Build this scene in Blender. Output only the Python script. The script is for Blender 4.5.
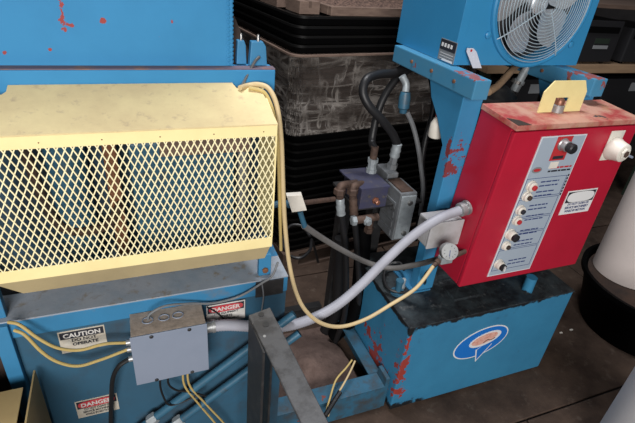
import bpy, bmesh, math, random
from mathutils import Vector, Matrix
random.seed(7)
for o in list(bpy.data.objects): bpy.data.objects.remove(o)
scene = bpy.context.scene
COL = scene.collection

# ------------------------------------------------------------------ camera
W, H = 635.0, 423.0
CX, CY = W/2, H/2
VD = (236-CX, 1009-CY); VX = (1558-CX, 68-CY)          # vanishing points: down, machine width
FPX = math.sqrt(-(VD[0]*VX[0]+VD[1]*VX[1]))
dn = Vector((VD[0], VD[1], FPX)).normalized()
ax = Vector((VX[0], VX[1], FPX)).normalized()
ay = dn.cross(ax)
if ay.z < 0: ay = -ay
CAM = Vector((0, 0, 1.65))
def i2w(v): return Vector((v.dot(ax), v.dot(ay), -v.dot(dn)))
cam_d = bpy.data.cameras.new('camera'); cam = bpy.data.objects.new('camera', cam_d); COL.objects.link(cam)
right = i2w(Vector((1, 0, 0))); up = i2w(Vector((0, -1, 0))); back = i2w(Vector((0, 0, -1)))
m = Matrix((right, up, back)).transposed().to_4x4(); m.translation = CAM
cam.matrix_world = m
cam_d.sensor_width = 36; cam_d.lens = 36*FPX/W; cam_d.clip_start = 0.02
scene.camera = cam
def ray(x, y): return i2w(Vector((x-CX, y-CY, FPX)).normalized())
def PY(x, y, Y): r = ray(x, y); return CAM + r*((Y-CAM.y)/r.y)
def PZ(x, y, Z): r = ray(x, y); return CAM + r*((Z-CAM.z)/r.z)
def PX(x, y, X): r = ray(x, y); return CAM + r*((X-CAM.x)/r.x)

# ------------------------------------------------------------------ light
world = bpy.data.worlds.new('world'); scene.world = world; world.use_nodes = True
bg = world.node_tree.nodes['Background']; bg.inputs[0].default_value = (0.75, 0.87, 1.0, 1); bg.inputs[1].default_value = 0.07
def area(name, loc, target, sx, sy, power, col):
    l = bpy.data.lights.new(name, 'AREA'); l.shape = 'RECTANGLE'; l.size = sx; l.size_y = sy; l.energy = power; l.color = col
    o = bpy.data.objects.new(name, l); COL.objects.link(o); o.location = loc
    o.rotation_euler = (Vector(target)-Vector(loc)).to_track_quat('-Z', 'Y').to_euler()
area('front_key', (-0.8, -2.35, 2.15), (0.7, 1.1, 0.9), 1.8, 1.4, 176, (1.0, 0.97, 0.95))  # added soft key light from the camera side; no door stands there
area('overhead_fill', (0.6, 1.55, 4.2), (0.65, 1.6, 0.0), 1.3, 0.3, 108, (0.97, 0.97, 1.0))  # added fill that brightens the floor between the machines; no fixture built
vs = scene.view_settings
vs.view_transform = 'Standard'; vs.look = 'None'; vs.exposure = 0.0; vs.gamma = 1.0; vs.use_curve_mapping = False

# ------------------------------------------------------------------ materials
def N(nt, t, **k):
    n = nt.nodes.new(t)
    for a, v in k.items(): setattr(n, a, v)
    return n
def rgba(c): return (c[0], c[1], c[2], 1)
def noise(nt, scale, detail=4, rough=0.6, vec=None):
    n = N(nt, 'ShaderNodeTexNoise'); n.inputs['Scale'].default_value = scale; n.inputs['Detail'].default_value = detail; n.inputs['Roughness'].default_value = rough
    if vec: nt.links.new(vec, n.inputs['Vector'])
    return n.outputs['Fac']
def ramp(nt, fac, a, b):
    r = N(nt, 'ShaderNodeMapRange'); r.inputs['From Min'].default_value = a; r.inputs['From Max'].default_value = b
    nt.links.new(fac, r.inputs['Value']); return r.outputs['Result']
def mixc(nt, fac, a, b):
    mx = N(nt, 'ShaderNodeMix', data_type='RGBA')
    nt.links.new(fac, mx.inputs[0])
    for s, v in ((6, a), (7, b)):
        if isinstance(v, tuple): mx.inputs[s].default_value = rgba(v)
        else: nt.links.new(v, mx.inputs[s])
    return mx.outputs[2]
def math2(nt, op, a, b):
    n = N(nt, 'ShaderNodeMath', operation=op)
    for i, v in enumerate((a, b)):
        if isinstance(v, (int, float)): n.inputs[i].default_value = v
        else: nt.links.new(v, n.inputs[i])
    return n.outputs[0]
MATS = {}
def mat(name, col, rough=0.55, metal=0.0, col2=None, vscale=9, vlo=0.4, vhi=0.75, dirt=None, dscale=3, dlo=0.55, dhi=0.75,
        chips=None, chipcol=(0.32, 0.05, 0.04), chipscale=28, spots=0.0, spec=0.4, bump=0.0, bscale=40, stretch=None, dark_marks=None, markcol=(.012, .014, .016)):
    m = bpy.data.materials.new(name); m.use_nodes = True; nt = m.node_tree
    b = nt.nodes['Principled BSDF']; b.inputs['Roughness'].default_value = rough; b.inputs['Metallic'].default_value = metal
    b.inputs['Specular IOR Level'].default_value = spec
    pos = N(nt, 'ShaderNodeNewGeometry').outputs['Position']
    if stretch:
        mp = N(nt, 'ShaderNodeMapping'); mp.inputs['Scale'].default_value = stretch; nt.links.new(pos, mp.inputs['Vector']); vpos = mp.outputs['Vector']
    else: vpos = pos
    c = col
    if col2: c = mixc(nt, ramp(nt, noise(nt, vscale, 6, 0.65, vpos), vlo, vhi), col, col2)
    if dirt: c = mixc(nt, ramp(nt, noise(nt, dscale, 8, 0.7, vpos), dlo, dhi), c, dirt)
    if chips or spots:
        base = noise(nt, chipscale, 6, 0.65, pos)
        tot = None
        if spots: base2 = ramp(nt, noise(nt, 19, 3, 0.5, pos), spots, spots+0.015); tot = base2
        for ctr, rad in (chips or []):
            mp = N(nt, 'ShaderNodeMapping', vector_type='TEXTURE'); mp.inputs['Location'].default_value = ctr; mp.inputs['Scale'].default_value = rad
            nt.links.new(pos, mp.inputs['Vector'])
            ln = N(nt, 'ShaderNodeVectorMath', operation='LENGTH'); nt.links.new(mp.outputs['Vector'], ln.inputs[0])
            f = math2(nt, 'SUBTRACT', 1.0, ln.outputs['Value'])
            f = math2(nt, 'MULTIPLY', f, 0.30)
            s = math2(nt, 'ADD', base, f)
            k = ramp(nt, s, 0.63, 0.645)
            tot = k if tot is None else math2(nt, 'MAXIMUM', tot, k)
        c = mixc(nt, tot, c, chipcol)
    for ctr, rad in (dark_marks or []):
        mp = N(nt, 'ShaderNodeMapping', vector_type='TEXTURE'); mp.inputs['Location'].default_value = ctr; mp.inputs['Scale'].default_value = rad
        nt.links.new(pos, mp.inputs['Vector'])
        ln = N(nt, 'ShaderNodeVectorMath', operation='LENGTH'); nt.links.new(mp.outputs['Vector'], ln.inputs[0])
        f = math2(nt, 'MULTIPLY', math2(nt, 'SUBTRACT', 1.0, ln.outputs['Value']), 0.5)
        c = mixc(nt, ramp(nt, math2(nt, 'ADD', noise(nt, 26, 5, .65, pos), f), 0.56, 0.68), c, markcol)
    if isinstance(c, tuple): b.inputs['Base Color'].default_value = rgba(c)
    else: nt.links.new(c, b.inputs['Base Color'])
    if bump:
        bp = N(nt, 'ShaderNodeBump'); bp.inputs['Strength'].default_value = bump; bp.inputs['Distance'].default_value = 0.004
        nt.links.new(noise(nt, bscale, 6, 0.65, vpos), bp.inputs['Height']); nt.links.new(bp.outputs['Normal'], b.inputs['Normal'])
    MATS[name] = m
    return m
BLUE = (0.036, 0.19, 0.36); RUST = (0.14, 0.06, 0.03)
mat('blue_upper', (0.040, 0.225, 0.44), 0.65, spec=.2, col2=(0.032, 0.185, 0.37), vscale=3, spots=0.73, chipcol=(0.30, 0.055, 0.05),
    chips=[((PY(62, 12, 1.13)), (0.013, 0.06, 0.055)), (PY(68, 25, 1.13), (0.02, 0.06, 0.013)), (PY(104, 21, 1.13), (0.01, 0.06, 0.01)), (PY(172, 22, 1.13), (0.007, 0.06, 0.013)), (PY(50, 50, 1.13), (0.007, 0.06, 0.006)), (PY(4, 53, 1.13), (0.007, 0.06, 0.007))])
mat('blue_frame', BLUE, 0.5, col2=(0.03, 0.15, 0.28), vscale=5, dirt=(0.16, 0.15, 0.13), dscale=9, dlo=0.56, dhi=0.78, bump=0.15)
mat('blue_skid', (0.03, 0.12, 0.20), 0.6, col2=(0.025, 0.08, 0.12), vscale=8, dirt=(0.05, 0.045, 0.04), dscale=9, dlo=.48, dhi=.68, spots=.68, chipcol=(.18, .05, .04))
mat('blue_shaded', (0.018, 0.055, 0.09), 0.7, col2=(0.03, 0.035, 0.04), vscale=6)  # blue darkened to put the shade behind the mesh into the colour
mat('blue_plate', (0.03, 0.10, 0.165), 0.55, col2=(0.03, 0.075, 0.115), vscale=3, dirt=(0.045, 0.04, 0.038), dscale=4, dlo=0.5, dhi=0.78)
mat('blue_tank', (0.042, 0.22, 0.385), 0.42, col2=(0.032, 0.17, 0.31), vscale=4, dirt=(0.03, 0.05, 0.06), dscale=5, dlo=0.6, dhi=0.85, chipscale=34, spots=.74,
    chips=[(PX(374, 362, .855), (0.09, 0.08, 0.20)), (PX(384, 385, .855), (0.09, 0.05, 0.12)), (PY(402, 370, 1.004), (0.035, 0.05, 0.13)), (PY(408, 345, 1.004), (0.012, 0.05, 0.1)),
           (PY(398, 392, 1.004), (0.06, 0.05, 0.045)), (PX(368, 330, .855), (0.05, 0.05, 0.05))], chipcol=(0.30, 0.045, 0.035), dark_marks=[((1.2, 1.0, .47), (.5, .1, .022)), ((.86, 1.004, .46), (.03, .02, .03)), ((.86, 1.0, .02), (.2, .2, .03)), ((.855, 1.2, .46), (.03, .3, .02))])  # oil along the top front edge, further dark marks at edges and corners
mat('blue_upright', (0.04, 0.22, 0.41), 0.4, col2=(0.034, 0.18, 0.34), vscale=5, chipscale=55, chipcol=(0.2, 0.04, 0.045),
    chips=[(PX(448, 152, .975), (0.1, 0.02, 0.07)), (PX(459, 150, .975), (0.1, 0.016, 0.06)), (PX(451, 182, .975), (0.1, 0.018, 0.06)), (PX(446, 168, .975), (0.1, 0.012, 0.05))])
mat('blue_arm', (0.05, 0.22, 0.38), 0.5, col2=(0.07, 0.23, 0.36), vscale=9, spots=0.69, chipcol=(0.25, 0.08, 0.08),
    chips=[((0.99, 1.16, 1.337), (0.04, 0.1, 0.012)), ((1.48, 1.16, 1.337), (0.06, 0.16, 0.012))])
mat('blue_cooler', (0.034, 0.23, 0.45), 0.35, col2=(0.028, 0.20, 0.40), vscale=2.5)
mat('blue_pipe', (0.035, 0.12, 0.19), 0.45, col2=(0.025, 0.08, 0.13), vscale=8, dirt=(0.06, 0.05, 0.04), dscale=12)
mat('cream_top', (0.70, 0.57, 0.30), 0.7, col2=(0.58, 0.45, 0.24), vscale=9, vlo=.38, vhi=.7, dirt=(0.40, 0.29, 0.19), dscale=38, dlo=.56, dhi=.78, bump=0.1, bscale=90)
mat('cream', (0.86, 0.74, 0.37), 0.55, col2=(0.80, 0.66, 0.32), vscale=9, dirt=(0.45, 0.33, 0.17), dscale=30, dlo=.66, dhi=.82)
mat('cream_mesh', (0.90, 0.82, 0.52), 0.5, col2=(0.84, 0.74, 0.44), vscale=10)
mat('cream_shaded', (0.42, 0.34, 0.19), 0.6, col2=(0.34, 0.275, 0.155), vscale=6)  # cream with the shade of the undercut strip painted in
mat('tab_cream', (0.84, 0.72, 0.34), 0.5, col2=(0.78, 0.66, 0.3), vscale=30)
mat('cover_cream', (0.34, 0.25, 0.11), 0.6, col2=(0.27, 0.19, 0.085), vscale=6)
mat('ledge_grey', (0.30, 0.33, 0.37), 0.75, col2=(0.19, 0.25, 0.31), vscale=7, dirt=(0.22, 0.19, 0.15), dscale=25, dlo=.55, dhi=.7, bump=.3)
mat('rust_ledge', (0.13, 0.10, 0.13), 0.8, col2=(0.26, 0.13, 0.08), vscale=14, vlo=.5, vhi=.65)
mat('rust', RUST, 0.85, col2=(0.24, 0.10, 0.045), vscale=14, bump=.4)
mat('rust_dark', (0.035, 0.024, 0.02), 0.9, col2=(0.08, 0.045, 0.03), vscale=10, bump=.3)
mat('shade_black', (0.012, 0.012, 0.014), 0.8)  # near-black: shade of gaps and hollows put into the colour
mat('red', (0.44, 0.012, 0.035), 0.38, col2=(0.36, 0.009, 0.028), vscale=3, spots=0.80, chipcol=(0.45, 0.25, 0.2))
mat('red_lid', (0.36, 0.045, 0.045), 0.6, col2=(0.50, 0.27, 0.20), vscale=10, vlo=.36, vhi=.58, dirt=(0.34, 0.16, 0.06), dscale=16, dlo=.55, dhi=.72, spots=.72, chipcol=(.06, .05, .05))
mat('grey_plate', (0.34, 0.40, 0.47), 0.45)
mat('plate_edge', (0.62, 0.66, 0.7), 0.4)
mat('ink', (0.02, 0.022, 0.03), 0.6)
mat('ink_blue', (0.03, 0.05, 0.16), 0.6)
mat('ink_red', (0.45, 0.03, 0.035), 0.5)
mat('white_print', (0.72, 0.72, 0.72), 0.5)
mat('sticker_white', (0.62, 0.60, 0.58), 0.5, col2=(0.5, 0.48, 0.44), vscale=40)
mat('sticker_old', (0.52, 0.49, 0.42), 0.6, col2=(0.40, 0.34, 0.26), vscale=25, dirt=(0.2, 0.15, 0.1), dscale=60, dlo=.6, dhi=.75)
mat('sticker_red', (0.45, 0.035, 0.05), 0.5, col2=(0.5, 0.1, 0.1), vscale=60)
mat('sticker_blue', (0.012, 0.16, 0.55), 0.4)
mat('sticker_pink', (0.72, 0.42, 0.34), 0.5, col2=(0.6, 0.28, 0.22), vscale=70, vlo=.45, vhi=.6)
mat('box_grey', (0.215, 0.25, 0.32), 0.45, metal=0.0, col2=(0.19, 0.225, 0.29), vscale=6)
mat('cast_grey', (0.40, 0.40, 0.41), 0.5, col2=(0.30, 0.29, 0.28), vscale=18)
mat('tag_grey', (0.48, 0.51, 0.58), 0.5)
mat('box_dusty', (0.34, 0.28, 0.23), 0.85, col2=(0.20, 0.165, 0.135), vscale=60, bump=.3, bscale=150)
mat('galvanised', (0.40, 0.41, 0.41), 0.4, metal=0.6, col2=(0.28, 0.28, 0.28), vscale=25)
mat('steel', (0.35, 0.35, 0.34), 0.35, metal=0.85, col2=(0.2, 0.19, 0.18), vscale=30)
mat('aluminium_fan', (0.78, 0.80, 0.82), 0.42, metal=0.7, col2=(0.6, 0.62, 0.64), vscale=8)
mat('grille_wire', (0.42, 0.52, 0.58), 0.4, metal=0.2)
mat('valve_grey', (0.20, 0.215, 0.23), 0.55, metal=0.3, col2=(0.10, 0.10, 0.10), vscale=18, dirt=(0.14, 0.08, 0.05), dscale=30, dlo=.6)
mat('manifold_blue', (0.042, 0.043, 0.085), 0.6, col2=(0.055, 0.055, 0.075), vscale=20, dirt=(0.12, 0.1, 0.1), dscale=40, dlo=.58)
mat('brass_rust', (0.10, 0.062, 0.046), 0.7, metal=0.2, col2=(0.04, 0.026, 0.022), vscale=45, bump=.3)
mat('copper', (0.30, 0.14, 0.09), 0.45, metal=0.5, col2=(0.2, 0.07, 0.04), vscale=60)
mat('fitting_pale', (0.36, 0.40, 0.42), 0.5, metal=0.3, col2=(0.22, 0.24, 0.25), vscale=40)
mat('rubber', (0.012, 0.012, 0.013), 0.45)
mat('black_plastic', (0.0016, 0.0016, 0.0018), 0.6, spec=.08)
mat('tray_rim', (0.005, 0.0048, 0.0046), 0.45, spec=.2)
mat('black_paint', (0.02, 0.02, 0.021), 0.5, col2=(0.05, 0.048, 0.046), vscale=25, vlo=.5, vhi=.75, bump=.15)
mat('bar_lit', (0.07, 0.07, 0.072), 0.5, col2=(0.035, 0.034, 0.034), vscale=22, vlo=.45, vhi=.6, dirt=(0.16, 0.15, 0.14), dscale=50, dlo=.64, dhi=.75, bump=.2)  # lit top face of the black bar painted as lighter grey, dark spots
mat('cable_yellow', (0.48, 0.36, 0.13), 0.45, col2=(0.38, 0.28, 0.11), vscale=12)
mat('cable_cream', (0.56, 0.43, 0.23), 0.5, col2=(0.48, 0.37, 0.21), vscale=18)
mat('conduit_grey', (0.33, 0.335, 0.38), 0.5, col2=(0.27, 0.27, 0.30), vscale=14)
mat('cable_grey', (0.17, 0.18, 0.19), 0.5, col2=(0.12, 0.12, 0.12), vscale=15)
mat('pipe_grey', (0.14, 0.135, 0.13), 0.5, col2=(0.09, 0.085, 0.08), vscale=12)
mat('white_plastic', (0.74, 0.70, 0.62), 0.4, col2=(0.56, 0.52, 0.46), vscale=12)
mat('white_roll', (0.60, 0.53, 0.50), 0.6, col2=(0.53, 0.47, 0.44), vscale=6)
mat('grey_roll', (0.44, 0.43, 0.43), 0.6, col2=(0.38, 0.37, 0.37), vscale=5)
mat('oily_top', (0.035, 0.045, 0.05), 0.5, col2=(0.012, 0.013, 0.015), vscale=16, vlo=.4, vhi=.6, dirt=(0.11, 0.115, 0.115), dscale=22, dlo=.58, dhi=.72, bump=.4, bscale=60)
mat('floor', (0.092, 0.062, 0.046), 0.85, col2=(0.036, 0.024, 0.019), vscale=5, vlo=.35, vhi=.7, dirt=(0.14, 0.108, 0.085), dscale=18, dlo=.56, dhi=.78, bump=.5, bscale=45, spec=.15)
mat('floor_gap', (0.012, 0.009, 0.008), 0.9)
mat('soil', (0.14, 0.095, 0.08), 0.95, col2=(0.085, 0.055, 0.045), vscale=30, bump=.8, bscale=80)
mat('wood', (0.30, 0.20, 0.12), 0.7, col2=(0.20, 0.13, 0.08), vscale=7, stretch=(0.6, 6, 6))
mat('wood_dark', (0.12, 0.08, 0.06), 0.8, col2=(0.07, 0.045, 0.035), vscale=9, stretch=(0.6, 6, 6))
mat('wood_chips', (0.16, 0.10, 0.075), 0.9, col2=(0.05, 0.03, 0.025), vscale=60, vlo=.42, vhi=.6, bump=1.0, bscale=90)
mat('card', (0.19, 0.13, 0.10), 0.8, col2=(0.11, 0.07, 0.055), vscale=16, stretch=(1, 1, 4))
mat('wall_dark', (0.035, 0.032, 0.032), 0.9, col2=(0.02, 0.018, 0.018), vscale=3)
mat('equip_black', (0.015, 0.015, 0.017), 0.45)
mat('green_dark', (0.012, 0.022, 0.014), 0.7)
mat('label_grey', (0.20, 0.21, 0.22), 0.6)
mat('load_brown', (0.03, 0.022, 0.02), 0.7, col2=(0.07, 0.052, 0.045), vscale=6, stretch=(1.2, 1.2, 14), vlo=.42, vhi=.62)
mat('bottle_red', (0.35, 0.05, 0.03), 0.5)
# stretch film: thin clear plastic with whitish creases
fm = bpy.data.materials.new('stretch_film'); fm.use_nodes = True; nt = fm.node_tree; nt.nodes.clear()
out = N(nt, 'ShaderNodeOutputMaterial'); tr = N(nt, 'ShaderNodeBsdfTransparent'); pb = N(nt, 'ShaderNodeBsdfPrincipled')
pb.inputs['Base Color'].default_value = (0.40, 0.36, 0.33, 1); pb.inputs['Roughness'].default_value = 0.32
mx = N(nt, 'ShaderNodeMixShader')
g = N(nt, 'ShaderNodeNewGeometry').outputs['Position']
mp = N(nt, 'ShaderNodeMapping'); mp.inputs['Rotation'].default_value = (0.1, 0.35, 0.3); mp.inputs['Scale'].default_value = (3.5, 3.5, 6); nt.links.new(g, mp.inputs['Vector'])
def crease(rot, scale, k, w):
    q = N(nt, 'ShaderNodeMapping'); q.inputs['Rotation'].default_value = rot; q.inputs['Scale'].default_value = scale; nt.links.new(g, q.inputs['Vector'])
    t_ = N(nt, 'ShaderNodeTexNoise'); t_.inputs['Scale'].default_value = k; t_.inputs['Detail'].default_value = 3; t_.inputs['Distortion'].default_value = .5; nt.links.new(q.outputs['Vector'], t_.inputs['Vector'])
    d_ = math2(nt, 'ABSOLUTE', math2(nt, 'SUBTRACT', t_.outputs['Fac'], .5), 0)
    c_ = N(nt, 'ShaderNodeMapRange'); c_.inputs['From Min'].default_value = w; c_.inputs['From Max'].default_value = 0.0; nt.links.new(d_, c_.inputs['Value']); return c_.outputs['Result']
c1 = crease((0, .45, .2), (1.3, 1.3, 9), 1.5, .05); c2_ = crease((0, -.55, .2), (1.4, 1.4, 9), 1.7, .045); c3 = crease((0, 0.25, 0), (8, 8, 1.6), 1.4, .045)
cr = math2(nt, 'MAXIMUM', math2(nt, 'MAXIMUM', c1, c2_), c3)
cr = math2(nt, 'MULTIPLY', cr, ramp(nt, noise(nt, 5, 3, .6, g), .34, .70))
nt.links.new(mixc(nt, cr, (0.10, 0.083, 0.072), (0.48, 0.44, 0.40)), pb.inputs['Base Color'])
fa = N(nt, 'ShaderNodeMapRange'); fa.inputs['To Min'].default_value = .42; fa.inputs['To Max'].default_value = .9; nt.links.new(cr, fa.inputs['Value']); nt.links.new(fa.outputs['Result'], mx.inputs[0])
bp = N(nt, 'ShaderNodeBump'); bp.inputs['Strength'].default_value = .7; bp.inputs['Distance'].default_value = .008; nt.links.new(cr, bp.inputs['Height']); nt.links.new(bp.outputs['Normal'], pb.inputs['Normal'])
nt.links.new(tr.outputs[0], mx.inputs[1]); nt.links.new(pb.outputs[0], mx.inputs[2]); nt.links.new(mx.outputs[0], out.inputs[0])
MATS['stretch_film'] = fm

# ------------------------------------------------------------------ mesh helpers
class MB:
    """collects shapes in world coordinates, build() links them as ONE mesh object"""
    def __init__(s): s.v = []; s.f = []
    def add(s, vs, fs):
        n = len(s.v); s.v += [Vector(v) for v in vs]; s.f += [[i+n for i in f] for f in fs]; return s
    def box(s, x0, x1, y0, y1, z0, z1):
        return s.add([(x, y, z) for z in (z0, z1) for y in (y0, y1) for x in (x0, x1)],
                     [(0, 2, 3, 1), (4, 5, 7, 6), (0, 1, 5, 4), (2, 6, 7, 3), (0, 4, 6, 2), (1, 3, 7, 5)])
    def obox(s, c, u, v, w):      # oriented box: centre and three half vectors
        c, u, v, w = map(Vector, (c, u, v, w))
        if u.cross(v).dot(w) < 0: w = -w
        return s.add([c+a*u+b*v+d*w for d in (-1, 1) for b in (-1, 1) for a in (-1, 1)],
                     [(0, 2, 3, 1), (4, 5, 7, 6), (0, 1, 5, 4), (2, 6, 7, 3), (0, 4, 6, 2), (1, 3, 7, 5)])
    def bar(s, p, q, w, h, up=(0, 0, 1)):
        p, q = Vector(p), Vector(q); d = (q-p); t = d.normalized(); u = t.cross(Vector(up)).normalized(); n = u.cross(t)
        return s.obox((p+q)/2, d/2, u*w/2, n*h/2)
    def prism(s, poly, off):      # poly: 3-D outline, off: extrusion vector
        off = Vector(off); n = len(poly); P = [Vector(p) for p in poly]
        nor = sum(((P[i]).cross(P[(i+1) % n]) for i in range(n)), Vector())
        if nor.dot(off) > 0: P = P[::-1]
        return s.add(P+[p+off for p in P], [list(range(n)), list(range(2*n-1, n-1, -1))]+[[i, i+n, (i+1) % n+n, (i+1) % n][::-1] for i in range(n)][::1])
    def lathe(s, base, axis, prof, n=24, caps=True, phase=0):    # prof: (distance along axis, radius)
        b = Vector(base); a = Vector(axis).normalized(); u = a.orthogonal().normalized(); w = a.cross(u)
        k = len(s.v)
        for d, r in prof:
            for i in range(n):
                t = 2*math.pi*i/n+phase; s.v.append(b+a*d+(u*math.cos(t)+w*math.sin(t))*r)
        for j in range(len(prof)-1):
            for i in range(n):
                i2 = (i+1) % n; s.f.append([k+j*n+i, k+j*n+i2, k+(j+1)*n+i2, k+(j+1)*n+i])
        if caps:
            s.f.append([k+i for i in range(n)][::-1]); s.f.append([k+(len(prof)-1)*n+i for i in range(n)])
        return s
    def cyl(s, p, q, r, n=16, r2=None):
        d = Vector(q)-Vector(p); return s.lathe(p, d, [(0, r), (d.length, r if r2 is None else r2)], n)
    def tube(s, pts, r, n=8, closed=False, ribs=0, sub=6):
        P = spline([Vector(p) for p in pts], sub, closed)
        if ribs:                   # resample evenly so that the ribs are even
            P = resample(P, ribs)
        k = len(s.v); m_ = len(P); prev = None
        for i, p in enumerate(P):
            t = (P[(i+1) % m_]-P[i-1]) if closed else (P[min(i+1, m_-1)]-P[max(i-1, 0)])
            t.normalize()
            u = (t.orthogonal() if prev is None else prev-t*prev.dot(t)).normalized(); prev = u; w = t.cross(u)
            rr = r*(1.0 if not ribs or i % 2 else 0.93)
            for j in range(n):
                a = 2*math.pi*j/n; s.v.append(p+(u*math.cos(a)+w*math.sin(a))*rr)
        for i in range(m_ if closed else m_-1):
            i2 = (i+1) % m_
            for j in range(n):
                j2 = (j+1) % n; s.f.append([k+i*n+j, k+i*n+j2, k+i2*n+j2, k+i2*n+j])
        if not closed:
            s.f.append([k+j for j in range(n)][::-1]); s.f.append([k+(m_-1)*n+j for j in range(n)])
        return s
    def build(s, name, mt, parent=None, bevel=0.0, smooth=False, seg=2, origin=None, kind=None, label=None):
        bm = bmesh.new()
        vs_ = [bm.verts.new(v) for v in s.v]
        for f in s.f:
            try: bm.faces.new([vs_[i] for i in f])
            except ValueError: pass
        bmesh.ops.recalc_face_normals(bm, faces=bm.faces)
        if bevel:
            es = [e for e in bm.edges if len(e.link_faces) == 2 and e.calc_face_angle(0) > 0.5]
            bmesh.ops.bevel(bm, geom=es, offset=bevel, segments=seg, affect='EDGES', profile=0.6, clamp_overlap=True)
        if origin is None:
            if parent is not None: origin = Vector(parent['_org'])
            else:
                xs = [v.co for v in bm.verts]
                origin = Vector(((min(c.x for c in xs)+max(c.x for c in xs))/2, (min(c.y for c in xs)+max(c.y for c in xs))/2, min(c.z for c in xs)))
        origin = Vector(origin)
        for v in bm.verts: v.co -= origin
        me = bpy.data.meshes.new(name); bm.to_mesh(me); bm.free()
        me.materials.append(MATS[mt] if isinstance(mt, str) else mt)
        if smooth:
            for p in me.polygons: p.use_smooth = True
            me.set_sharp_from_angle(angle=math.radians(38))
        o = bpy.data.objects.new(name, me); COL.objects.link(o); o['_org'] = tuple(origin); ALL.append(o)
        if parent is not None: o.parent = parent
        else: o.location = origin
        if kind: o['kind'] = kind
        if label: o['label'] = label
        return o
ALL = []
def spline(P, sub=6, closed=False):
    n = len(P); R = []
    for i in range(n if closed else n-1):
        p1, p2 = P[i], P[(i+1) % n]
        p0 = P[i-1] if (closed or i > 0) else p1*2-p2
        p3 = P[(i+2) % n] if (closed or i+2 < n) else p2*2-p1
        for k in range(sub):
            t = k/sub
            R.append(0.5*((2*p1)+(p2-p0)*t+(2*p0-5*p1+4*p2-p3)*t*t+(3*p1-p0-3*p2+p3)*t**3))
    if not closed: R.append(P[-1].copy())
    return R
def resample(P, step):
    R = [P[0]]; acc = 0
    for a, b in zip(P, P[1:]):
        d = (b-a).length
        while acc+d >= step:
            t = (step-acc)/d; a = a+(b-a)*t; R.append(a.copy()); d = (b-a).length; acc = 0
        acc += d
    R.append(P[-1]); return R
def tag(o, label, cat, group=None):
    o['label'] = label; o['category'] = cat
    if group: o['group'] = group
    return o
def thing(name, loc, label, cat, group=None):
    o = bpy.data.objects.new(name, None); COL.objects.link(o); o.location = loc; o['_org'] = tuple(loc); o.empty_display_size = 0.05; ALL.append(o)
    return tag(o, label, cat, group)
def struct(o): o['kind'] = 'structure'; return o
def text_mb(mb, body, o, u, v, w, h, n, depth=0.0006, bold=0.02):
    """lettering fitted into w x h, lower left corner o, directions u (reading) and v (up), standing off along n"""
    cu = bpy.data.curves.new('t', 'FONT'); cu.body = body; cu.offset = bold; cu.resolution_u = 2
    ob = bpy.data.objects.new('t', cu); COL.objects.link(ob)
    dg = bpy.context.evaluated_depsgraph_get(); me = bpy.data.meshes.new_from_object(ob.evaluated_get(dg))
    xs = [q.co.x for q in me.vertices]; ys = [q.co.y for q in me.vertices]
    x0, x1, y0, y1 = min(xs), max(xs), min(ys), max(ys)
    o, u, v, n = map(Vector, (o, u, v, n))
    mb.add([o+u*((q.co.x-x0)/(x1-x0)*w)+v*((q.co.y-y0)/(y1-y0)*h)+n*depth for q in me.vertices], [list(p.vertices) for p in me.polygons])
    bpy.data.objects.remove(ob); bpy.data.curves.remove(cu); bpy.data.meshes.remove(me)
    return mb
def word_bars(mb, x0, x1, z, h, Y, rnd, gap=0.004):
    """print too small to read: a row of word-long dashes"""
    x = x0
    while x < x1-0.004:
        w = min(rnd.uniform(.010, .026), x1-x); mb.box(x, x+w, Y-.0009, Y-.0003, z, z+h); x += w+gap

# ------------------------------------------------------------------ the setting
flo = struct(MB().box(-3.0, 5.0, -1.5, 5.0, -0.10, -0.012).build('floor', 'floor_gap'))
for ix in range(4):
    for iy, (y0, y1) in enumerate(((-1.5, -0.35), (-0.35, 0.80), (0.80, 1.95), (1.95, 3.1), (3.1, 5.0))):
        x0 = -3.0+ix*2.0-(1.6 if iy % 2 else 0.5); x1 = x0+2.0+((1.6 if iy % 2 else .5) if ix == 3 else 0)
        MB().box(max(x0, -3)+.004, x1-.004, y0+.004, y1-.004, -0.012, 0.0).build('slab', 'floor', flo, bevel=.003, seg=1)
struct(MB().box(-3.0, 5.0, 5.0, 5.12, -0.10, 4.5).build('wall_back', 'wall_dark'))
struct(MB().box(5.0, 5.12, -1.5, 5.12, -0.10, 4.5).build('wall_right', 'wall_dark'))

# ------------------------------------------------------------------ left machine
ML, MR, MY, ZL = -0.325, 0.365, 1.0, 0.816
bal = thing('baler', (0.02, 1.2, 0), 'large blue machine with mesh-guarded front and warning stickers on its lower plate', 'machine')
MB().box(ML-.6, 0.238, 1.13, 1.16, 1.35, 2.2).build('upper_plate', 'blue_upper', bal, bevel=.003)
wb = MB()
for k in range(60):
    z = 1.37+k*.0095
    wb.lathe((0.227, 1.131, z), (.2, -1, 0.5), [(0, .0058), (.0015, .005), (.0025, .002)], 8)
    wb.lathe((0.236, 1.131, z+.005), (1, -.6, 0.3), [(0, .0045), (.002, .004), (.003, .002)], 8)
wb.build('weld_bead', 'blue_upper', bal, smooth=True)
MB().box(ML-.6, 0.335, 1.10, 1.16, 1.23, 1.372).build('cross_beam', 'blue_upper', bal, bevel=.003)
MB().box(ML-.6, 0.335, 1.102, 1.13, 1.372, 1.3745).build('beam_top_rust', 'rust_ledge', bal)
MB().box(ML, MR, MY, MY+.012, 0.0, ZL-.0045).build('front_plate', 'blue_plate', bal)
MB().box(ML-.05, MR+.001, MY-.006, MY+.095, ZL-.004, ZL).build('ledge', 'ledge_grey', bal)
MB().box(.29, MR+.001, MY+.0955, MY+.30, ZL-.004, ZL).build('ledge_return', 'blue_frame', bal)
MB().box(ML-.05, MR+.001, MY-.006, MY-.0005, ZL-.055, ZL-.0042).build('ledge_edge', 'blue_frame', bal, bevel=.002)
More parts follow.
